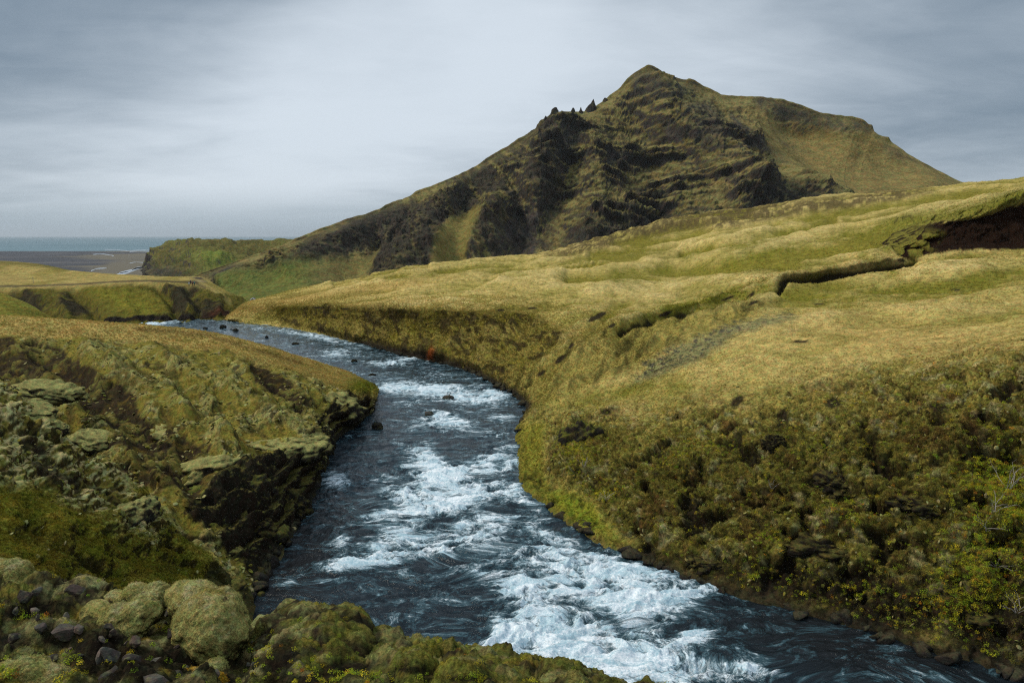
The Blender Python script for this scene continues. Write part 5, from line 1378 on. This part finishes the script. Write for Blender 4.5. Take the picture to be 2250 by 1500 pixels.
def gn_scatter(name, pts, rot, scl, colr, protos, label, cat):
    """one stuff object: instances of a few small prototypes on given points"""
    me = bpy.data.meshes.new(name)
    me.vertices.add(len(pts)); me.vertices.foreach_set('co', pts.astype(np.float32).ravel())
    set_attr(me, 'rot', rot); set_attr(me, 'scl', scl); set_attr(me, 'Col', colr)
    pk = me.attributes.new('pick', 'INT', 'POINT'); pk.data.foreach_set('value', rng.integers(0, len(protos), len(pts)).astype(np.int32))
    o = bpy.data.objects.new(name, me); C.objects.link(o)
    ng = bpy.data.node_groups.new(name, 'GeometryNodeTree')
    ng.interface.new_socket('Geometry', in_out='INPUT', socket_type='NodeSocketGeometry')
    ng.interface.new_socket('Geometry', in_out='OUTPUT', socket_type='NodeSocketGeometry')
    N_ = ng.nodes; Lk = ng.links
    gi = N_.new('NodeGroupInput'); go = N_.new('NodeGroupOutput'); ip = N_.new('GeometryNodeInstanceOnPoints')
    g2 = N_.new('GeometryNodeGeometryToInstance')
    for p in reversed(protos):
        po = bpy.data.objects.new(name + '_sprig', p)
        oi = N_.new('GeometryNodeObjectInfo'); oi.inputs['Object'].default_value = po; oi.inputs['As Instance'].default_value = True
        Lk.new(oi.outputs['Geometry'], g2.inputs[0])
    def named(nm, dt):
        x = N_.new('GeometryNodeInputNamedAttribute'); x.data_type = dt; x.inputs['Name'].default_value = nm; return x.outputs['Attribute']
    Lk.new(gi.outputs[0], ip.inputs['Points']); Lk.new(g2.outputs[0], ip.inputs['Instance'])
    ip.inputs['Pick Instance'].default_value = True
    Lk.new(named('pick', 'INT'), ip.inputs['Instance Index'])
    Lk.new(named('rot', 'FLOAT_VECTOR'), ip.inputs['Rotation']); Lk.new(named('scl', 'FLOAT_VECTOR'), ip.inputs['Scale'])
    Lk.new(ip.outputs[0], go.inputs[0])
    md = o.modifiers.new('scatter', 'NODES'); md.node_group = ng
    return stuff(o, label, cat)


GRASS = [proto_mesh('grass_tuft', 'grass', k, M_TUFT) for k in range(3)]
LEAF = [proto_mesh('leaf_clump', 'leaf', k, M_LEAF) for k in range(4)]
CUSH = [moss_dome('moss_lump', k, M_CUSH) for k in range(4)]


def pick(Sx, w_, n, zmin=.25):
    w2 = w_.ravel().astype(float).copy()
    pxr, pyr = Sx['px'].ravel(), Sx['py'].ravel()
    w2[(pxr < -60) | (pxr > 2320) | (pyr > 1560) | (pyr < 380)] = 0
    w2[Sx['P'].reshape(-1, 3)[:, 2] < zmin] = 0
    w2 /= w2.sum()
    ids = rng.choice(len(w2), size=n, p=w2)
    P_ = Sx['P'].reshape(-1, 3)[ids]; N_ = Sx['N'].reshape(-1, 3)[ids]; c_ = Sx['col'].reshape(-1, 3)[ids]
    s_ = P_[:, 1:2] * 2.0 / F
    P_ = P_ + rng.normal(size=P_.shape) * s_ * np.array([1, 1, .15])
    return P_, N_, c_


def tilt_rot(N_, amt):
    a = np.arctan2(N_[:, 0], -N_[:, 1])
    rx = -(np.arctan2(-N_[:, 1], N_[:, 2])) * -1 * amt
    ry = np.arctan2(N_[:, 0], N_[:, 2]) * amt
    return np.stack([rx + rng.normal(size=len(a)) * .15, ry + rng.normal(size=len(a)) * .15, rng.uniform(0, 6.28, len(a))], 1)


def sizes(n, lo, hi, flat=(1., 1.)):
    s = rng.uniform(lo, hi, n)
    return np.stack([s, s, s * rng.uniform(*flat, n)], 1)


def vary(c, amt, lift=1.0):
    return c * lift * np.exp(rng.normal(size=(len(c), 1)) * amt) * np.exp(rng.normal(size=c.shape) * amt * .25)


# grass over the right bank
bare = (R['col'].sum(-1) < .12) * 1.0
Pq, Nq, cq = pick(R, (1 - R['shrub']) * (1 - bare) * (1 - R['scar']), 150000)
sc_d = np.clip(Pq[:, 1] / 100, .8, 1.5)
sz = sizes(len(Pq), .10, .20) * sc_d[:, None]
gn_scatter('meadow_grass', Pq - (0, 0, .05), tilt_rot(Nq, .4), sz, vary(cq, .09, 1.3), GRASS, 'dry golden and green grass covering the right bank meadow', 'grass')
Pq, Nq, cq = pick(R, R['shrub'] * (1 - R['holes']) * (1 - sstep(R['py'], 950, 1150)) * (R['col'].sum(-1) > .12), 30000, .5)
gn_scatter('heath_grass', Pq - (0, 0, .03), tilt_rot(Nq, .5), sizes(len(Pq), .08, .18), vary(cq, .12, 1.25), GRASS, 'short olive grass between moss on the upper part of the near right slope', 'grass')
Pq, Nq, cq = pick(L1, L1['top'] * 1.0 + .05 * (1 - L1['dark']), 42000)
gn_scatter('spur_grass', Pq - (0, 0, .03), tilt_rot(Nq, .4), sizes(len(Pq), .10, .22), vary(cq, .12, 1.25), GRASS, 'golden grass along the top of the left bank spur', 'grass')
Pq, Nq, cq = pick(L2, (1 - L2['up']) * (L2['col'].sum(-1) > .1), 45000)
gn_scatter('hollow_grass', Pq - (0, 0, .02), tilt_rot(Nq, .5), sizes(len(Pq), .07, .16), vary(cq, .15, 1.2), GRASS, 'short green grass in the hollow on the lower left', 'grass')
# low shrubs and leaves on the near right slope
Pq, Nq, cq = pick(R, R['shrub'] * (1 - R['holes'] * .85) * (1 - R['dk'] * .7) * (.15 + .85 * sstep(R['py'], 860, 1010)), 38000, .5)
pal = np.array([(.10, .105, .022), (.13, .135, .03), (.075, .075, .02), (.16, .16, .03), (.09, .055, .02), (.13, .12, .05)])
pc = pal[rng.choice(6, len(Pq), p=[.3, .22, .2, .1, .1, .08])]
gn_scatter('heath_cover', Pq, tilt_rot(Nq, .9), sizes(len(Pq), .06, .22, (.5, .9)), vary(pc * .7 + cq * .8, .26, 1.0), LEAF, 'low heath and willow scrub covering the steep near right slope', 'ground cover')
wy = np.clip(sum(blob(R['px'], R['py'], x, y, rx, ry) * a for x, y, rx, ry, a in ((1270, 1000, 30, 40, 1), (1320, 1080, 40, 20, .8), (2180, 1050, 60, 60, 1.4), (2150, 1250, 70, 80, 1.2), (2230, 1130, 30, 60, 1), (1700, 1180, 40, 14, .8), (1650, 1260, 30, 14, .8), (1880, 1300, 40, 14, .8), (1560, 970, 80, 20, .5), (1850, 1130, 60, 30, .4), (2060, 1330, 60, 30, .8), (1480, 1010, 50, 20, .4), (1800, 980, 30, 16, .6))), 0, 2) + .05
Pq, Nq, cq = pick(R, R['shrub'] * wy, 4500, .4)
yc = np.array([(.42, .38, .03), (.28, .34, .03), (.20, .28, .03), (.42, .20, .03)])[rng.choice(4, len(Pq), p=[.35, .35, .22, .08])]
gn_scatter('autumn_leaves', Pq + (0, -.1, .12), tilt_rot(Nq, .5), sizes(len(Pq), .08, .22), vary(yc, .2), LEAF, 'yellow and lime autumn leaves scattered over the right slope', 'leaves')
# pale moss lumps
Pq, Nq, cq = pick(L1, (1 - L1['top']) * (1 - L1['cliff']) * sstep(L1['fine'], -.1, .3) * (1 - L1['dark'] * .6), 2500)
mc_ = np.array([(.25, .24, .12), (.21, .20, .08), (.15, .14, .03), (.12, .11, .028)])
gn_scatter('left_bank_moss', Pq, tilt_rot(Nq, .8), sizes(len(Pq), .08, .24, (.35, .6)), vary(mc_[rng.choice(4, len(Pq), p=[.35, .25, .25, .15])], .18), CUSH, 'pale woolly moss lumps on the left bank slopes', 'moss')
Pq, Nq, cq = pick(L2, L2['up'] * sstep(L2['fine'], -.2, .2) + .01, 1200)
gn_scatter('hollow_moss', Pq, tilt_rot(Nq, .8), sizes(len(Pq), .06, .2, (.35, .6)), vary(mc_[rng.choice(4, len(Pq), p=[.35, .3, .25, .1])], .18), CUSH, 'pale moss lumps on the ridge above the lower left hollow', 'moss')
Pq, Nq, cq = pick(R, R['shrub'] * (1 - R['holes']) * (1 - R['dk'] * .7), 1500, .5)
gn_scatter('right_bank_moss', Pq, tilt_rot(Nq, .8), sizes(len(Pq), .07, .2, (.35, .6)), vary(mc_[rng.choice(4, len(Pq), p=[.2, .25, .3, .25])], .2), CUSH, 'moss lumps between the scrub on the right slope', 'moss')
# foreground ledge: tiny leaves, moss sprigs
Pq, Nq, cq = pick(FG, (FG['fine'] > .0) * (FG['py'] < 1540), 42000, 1.)
gn_scatter('ledge_moss', Pq, tilt_rot(Nq, .8), sizes(len(Pq), .005, .015), vary(cq, .3, 1.15), LEAF, 'fine moss sprigs carpeting the foreground ledge', 'moss')
Pq, Nq, cq = (np.concatenate(v_) for v_ in zip(*FUZZ))
m_ = Nq[:, 2] > -.5
Pq, Nq, cq = Pq[m_], Nq[m_], cq[m_]
gn_scatter('woolly_moss_tips', Pq, tilt_rot(Nq, 1.0), sizes(len(Pq), .004, .011), vary(cq, .28, 1.2), LEAF, 'tiny pale woolly tips covering the foreground moss cushions', 'moss')
wl_ = np.clip(sum(blob(FG['px'], FG['py'], x, y, rx, ry) * a for x, y, rx, ry, a in ((395, 1385, 22, 20, 2), (170, 1430, 40, 20, 1), (10, 1480, 30, 30, 1.6), (130, 1470, 40, 30, 1.2), (700, 1480, 80, 30, .8), (820, 1500, 80, 20, .5), (50, 1350, 40, 20, .6), (590, 1430, 40, 30, .5), (1000, 1490, 80, 20, .5))), 0, 2) + .04
Pq, Nq, cq = pick(FG, wl_, 900, 1.)
yc = np.array([(.42, .38, .03), (.28, .36, .03), (.16, .22, .03), (.40, .16, .03)])[rng.choice(4, len(Pq), p=[.35, .35, .2, .1])]
gn_scatter('ledge_leaves', Pq + (0, 0, .02), tilt_rot(Nq, .4), sizes(len(Pq), .016, .045), vary(yc, .2), LEAF, 'small yellow green leaves among the foreground rubble', 'leaves')

# ------------------------------------------------------------------ hut in the valley
def box(bm, cx, cy, cz, sx, sy, sz):
    r = bmesh.ops.create_cube(bm, size=1.0)
    for v in r['verts']: v.co = Vector((v.co.x * sx + cx, v.co.y * sy + cy, v.co.z * sz + cz))


def obj_bm(name, bm, mat, parent=None):
    me = bpy.data.meshes.new(name); bm.to_mesh(me); bm.free(); me.materials.append(mat)
    o = bpy.data.objects.new(name, me); C.objects.link(o)
    if parent: o.parent = parent
    return o


mW = plain_mat('white_paint', (.78, .78, .76)); mDk = plain_mat('dark_boards', (.10, .085, .085)); mGl = plain_mat('window_glass', (.03, .035, .04), .1); mRf = plain_mat('roof_sheet', (.16, .10, .09), .5)
hut = bpy.data.objects.new('hut', None); C.objects.link(hut)
hut.location = snap(MT, 560, 662) + np.array([0, -4.0, 1.2]); hut.rotation_euler = (0, 0, math.radians(8))
thing(hut, 'tiny gabled hut with white roof edges in the green valley beyond the river bend', 'hut')
bm = bmesh.new()
vs = [bm.verts.new(p) for p in ((-2.2, -3, -3), (2.2, -3, -3), (2.2, -3, 2.4), (0, -3, 4.2), (-2.2, -3, 2.4), (-2.2, 3, -3), (2.2, 3, -3), (2.2, 3, 2.4), (0, 3, 4.2), (-2.2, 3, 2.4))]
for f_ in ((0, 1, 2, 3, 4), (9, 8, 7, 6, 5), (0, 4, 9, 5), (1, 6, 7, 2), (0, 5, 6, 1)): bm.faces.new([vs[i] for i in f_])
obj_bm('wall', bm, mDk, hut)
for s in (-1, 1):
    bm = bmesh.new(); box(bm, 0, 0, 0, 3.3, 6.6, .12)
    o = obj_bm('roof_panel', bm, mRf, hut); o.location = (s * 1.25, 0, 3.38); o.rotation_euler = (0, s * math.atan2(1.8, 2.2), 0)
    bm = bmesh.new(); box(bm, 0, 0, 0, 3.5, .3, .75)
    o = obj_bm('bargeboard', bm, mW, hut); o.location = (s * 1.28, -3.4, 3.30); o.rotation_euler = (0, s * math.atan2(1.8, 2.2), 0)
bm = bmesh.new(); box(bm, 0, -3.1, .9, 4.4, .2, .35); obj_bm('trim_board', bm, mW, hut)
bm = bmesh.new(); box(bm, 0, -3.05, 2.3, 1.1, .12, .9); wdw = obj_bm('window', bm, mW, hut)
bm = bmesh.new(); box(bm, 0, -3.13, 2.3, .85, .06, .68); obj_bm('pane', bm, mGl, wdw)

# marker post by the path
mp = bpy.data.objects.new('marker_post', None); C.objects.link(mp)
thing(mp, 'thin pale wooden trail post standing in the grass above the path', 'post')
mp.location = snap(PH, 72, 620, .3)
mPo = plain_mat('post_wood', (.42, .34, .22)); mPt = plain_mat('post_tip', (.5, .42, .3))
bm = bmesh.new(); box(bm, 0, 0, .7, .14, .14, 2.2); bmesh.ops.bevel(bm, geom=bm.edges[:], offset=.01, segments=1); obj_bm('post', bm, mPo, mp)
bm = bmesh.new(); box(bm, 0, 0, 1.86, .17, .17, .14); obj_bm('post_cap', bm, mPt, mp)

# ------------------------------------------------------------------ hikers
def hiker(px_, py_, Dd, jacket, trousers, skin, hair, step, lean, face, label, pack=None, hat=None):
    root = bpy.data.objects.new('person', None); C.objects.link(root)
    root.location = snap(PH, px_, py_, .0); root.rotation_euler = (0, 0, face)
    thing(root, label, 'person', 'hikers on the path above the far bank')
    J = [(0, 0, .95), (0, .02 + lean * .3, 1.2), (0, lean * .6, 1.42), (0, lean * .8 + .01, 1.52), (0, lean + .02, 1.62), (0, lean + .02, 1.74)]
    R_ = [.15, .15, .16, .065, .10, .07]
    E = [(0, 1), (1, 2), (2, 3), (3, 4), (4, 5)]
    def add(p, r, par): J.append(p); R_.append(r); E.append((par, len(J) - 1)); return len(J) - 1
    for s in (-1, 1):
        k = add((s * .10, 0, .88), .10, 0); k = add((s * .11, s * step * .45 - .03, .50), .068, k); k = add((s * .11, s * step, .09), .045, k); add((s * .12, s * step - .15, .04), .04, k)
        k = add((s * .19, lean * .6, 1.40), .065, 2); k = add((s * .27, lean * .5 - s * step * .4, 1.13), .048, k); k = add((s * .25, lean * .4 - s * step * .8 - .08, .90), .035, k); add((s * .24, lean * .4 - s * step * .8 - .12, .80), .035, k)
    me = bpy.data.meshes.new('body'); me.from_pydata(J, E, [])
    o = bpy.data.objects.new('body', me); C.objects.link(o); o.parent = root
    sk = o.modifiers.new('skin', 'SKIN')
    for i, r in enumerate(R_): me.skin_vertices[0].data[i].radius = (r, r * .8)
    me.skin_vertices[0].data[0].use_root = True
    sb = o.modifiers.new('sub', 'SUBSURF'); sb.levels = sb.render_levels = 1
    # clothes by height on the one body
    m, b = new_mat('clothes'); tcx = b.n('ShaderNodeTexCoord'); s3 = b.n('ShaderNodeSeparateXYZ'); b.put(s3.inputs[0], tcx.outputs['Object'])
    c = b.mix(b.math('GREATER_THAN', s3.outputs[2], .92), trousers, jacket)
    c = b.mix(b.math('GREATER_THAN', s3.outputs[2], 1.50), c, skin)
    bs = b.n('ShaderNodeBsdfPrincipled'); b.put(bs.inputs['Base Color'], c); bs.inputs['Roughness'].default_value = .8
    oo = b.n('ShaderNodeOutputMaterial'); b.t.links.new(bs.outputs[0], oo.inputs[0]); me.materials.append(m)
    V, Fc = ICO[3]; V = V.copy()
    V = V[:, :] * np.array([.115, .125, .11]) + np.array([0, lean + .05, 1.75])
    ho = bpy.data.objects.new('hat' if hat else 'hair', tri_mesh('hair', V, Fc, plain_mat('hair', hat or hair))); C.objects.link(ho); ho.parent = root
    if pack:
        V, Fc = ICO[3]; V = np.sign(V) * np.abs(V) ** .6 * np.array([.17, .12, .26]) + np.array([0, lean + .24, 1.25])
        po = bpy.data.objects.new('backpack', tri_mesh('backpack', V, Fc, plain_mat('pack', pack))); C.objects.link(po); po.parent = root


hiker(416.5, 625.5, 236, (.55, .58, .55), (.03, .04, .05), (.45, .3, .22), (.05, .04, .03), .16, .02, .4, 'leftmost hiker in a pale jacket and dark trousers', pack=(.12, .2, .15))
hiker(422, 625.5, 236, (.03, .03, .05), (.02, .02, .03), (.5, .34, .26), (.1, .08, .06), -.12, .0, -.3, 'hiker in black with a light hat, second from the left', hat=(.6, .55, .5))
hiker(426, 628, 233, (.16, .05, .04), (.03, .025, .025), (.45, .3, .22), (.03, .02, .02), .12, .05, .2, 'hiker in dark red brown, half hidden beside the teal jacket')
hiker(429.5, 628.8, 232, (.10, .32, .30), (.02, .025, .03), (.45, .3, .22), (.06, .04, .03), -.14, .03, 2.8, 'rightmost hiker wearing a teal jacket', pack=(.08, .1, .1))

# ------------------------------------------------------------------ bare willow twigs on the right slope
mTw = plain_mat('bare_twig', (.30, .27, .24), .8)
mYl = ground_mat('yellow_leaf', 20, 0, var=.2, trans=True)
def twig_mesh(seed, h=1.3, n=7):
    r = random.Random(seed); bm = bmesh.new()
    def seg(a, c, r0, r1):
        ax = (c - a).normalized(); u = ax.orthogonal().normalized(); v = ax.cross(u); ring = []
        for p, q in ((a, r0), (c, r1)):
            ring.append([bm.verts.new(p + (u * math.cos(t_ * 2.094) + v * math.sin(t_ * 2.094)) * q) for t_ in range(3)])
        for i in range(3): bm.faces.new((ring[0][i], ring[0][(i + 1) % 3], ring[1][(i + 1) % 3], ring[1][i]))
    tips = []
    for _ in range(n):
        p = Vector((r.uniform(-.1, .1), r.uniform(-.1, .1), -.1)); d_ = Vector((r.uniform(-.9, .6), r.uniform(-.7, .3), r.uniform(.7, 1.2))).normalized(); q = .022
        for k in range(6):
            p2 = p + d_ * h / 6; seg(p, p2, q, q * .8); q *= .8
            if k > 1 and r.random() < .8:
                e = (d_ + Vector((r.uniform(-1, 1), r.uniform(-1, 1), r.uniform(-.4, .7)))).normalized(); seg(p2, p2 + e * h * .22, q * .7, q * .3); tips.append(p2 + e * h * .22)
            d_ = (d_ + Vector((r.uniform(-.35, .35), r.uniform(-.35, .35), r.uniform(-.3, .15)))).normalized(); p = p2
        tips.append(p)
    lb = bmesh.new()
    for t_ in tips:
        for _ in range(5):
            c = t_ + Vector((r.gauss(0, .07), r.gauss(0, .07), r.gauss(0, .07))); n_ = Vector((r.gauss(0, 1), r.gauss(0, 1), r.gauss(0, 1))).normalized(); u = n_.orthogonal().normalized() * .045; v = n_.cross(u) * .7
            lb.faces.new([lb.verts.new(c + k_) for k_ in (u, v, -u, -v)])
    return bm, lb


for i, (x, y, q, h, lab) in enumerate(((2215, 1060, 44.0, 1.9, 'pale bare willow shrub near the right picture edge'), (2185, 1110, 43.2, 1.5, 'leafy yellow willow just below the pale bare shrub'),
                                      (2165, 1150, 42.4, 1.4, 'thin white stemmed willow left of the right edge shrubs'), (2190, 1240, 40.8, 1.4, 'willow with lime leaves low on the right slope near the edge'),
                                      (2235, 1330, 38.5, 1.2, 'lowest yellow leaved willow by the right picture edge'), (1700, 1060, 54, .8, 'small bare twig bush in the middle of the right slope'),
                                      (1285, 1010, 73.0, 1.3, 'yellow leaved willow on the dark crag above the green spit'), (1330, 1085, 64.0, 1.2, 'bright yellow willow just right of the green spit'))):
    root = bpy.data.objects.new('willow_shrub', None); C.objects.link(root); root.location = snap(R, x, y + 12)
    thing(root, lab, 'shrub', 'willow shrubs on the right slope')
    tb, lb = twig_mesh(60 + i, h)
    obj_bm('stems', tb, mTw, root)
    if 'bare' in lab: lb.free(); continue
    lo_ = obj_bm('leaves', lb, mYl, root)
    cc = (.40, .36, .03) if 'yellow' in lab else (.25, .33, .03)
    set_attr(lo_.data, 'Col', C3(cc, np.zeros((len(lo_.data.vertices), 3))))

# grass heads on the ledge rim
# ------------------------------------------------------------------ haze
bm = bmesh.new(); box(bm, 0, 42000, 220, 180000, 100000, 700)
mh, b = new_mat('haze')
pv = b.n('ShaderNodeVolumePrincipled'); pv.inputs['Color'].default_value = (.80, .88, .95, 1); pv.inputs['Density'].default_value = 1.6e-5; pv.inputs['Anisotropy'].default_value = .2
oo = b.n('ShaderNodeOutputMaterial'); b.t.links.new(pv.outputs[0], oo.inputs['Volume'])
hz_ = obj_bm('haze', bm, mh); hz_['kind'] = 'stuff'
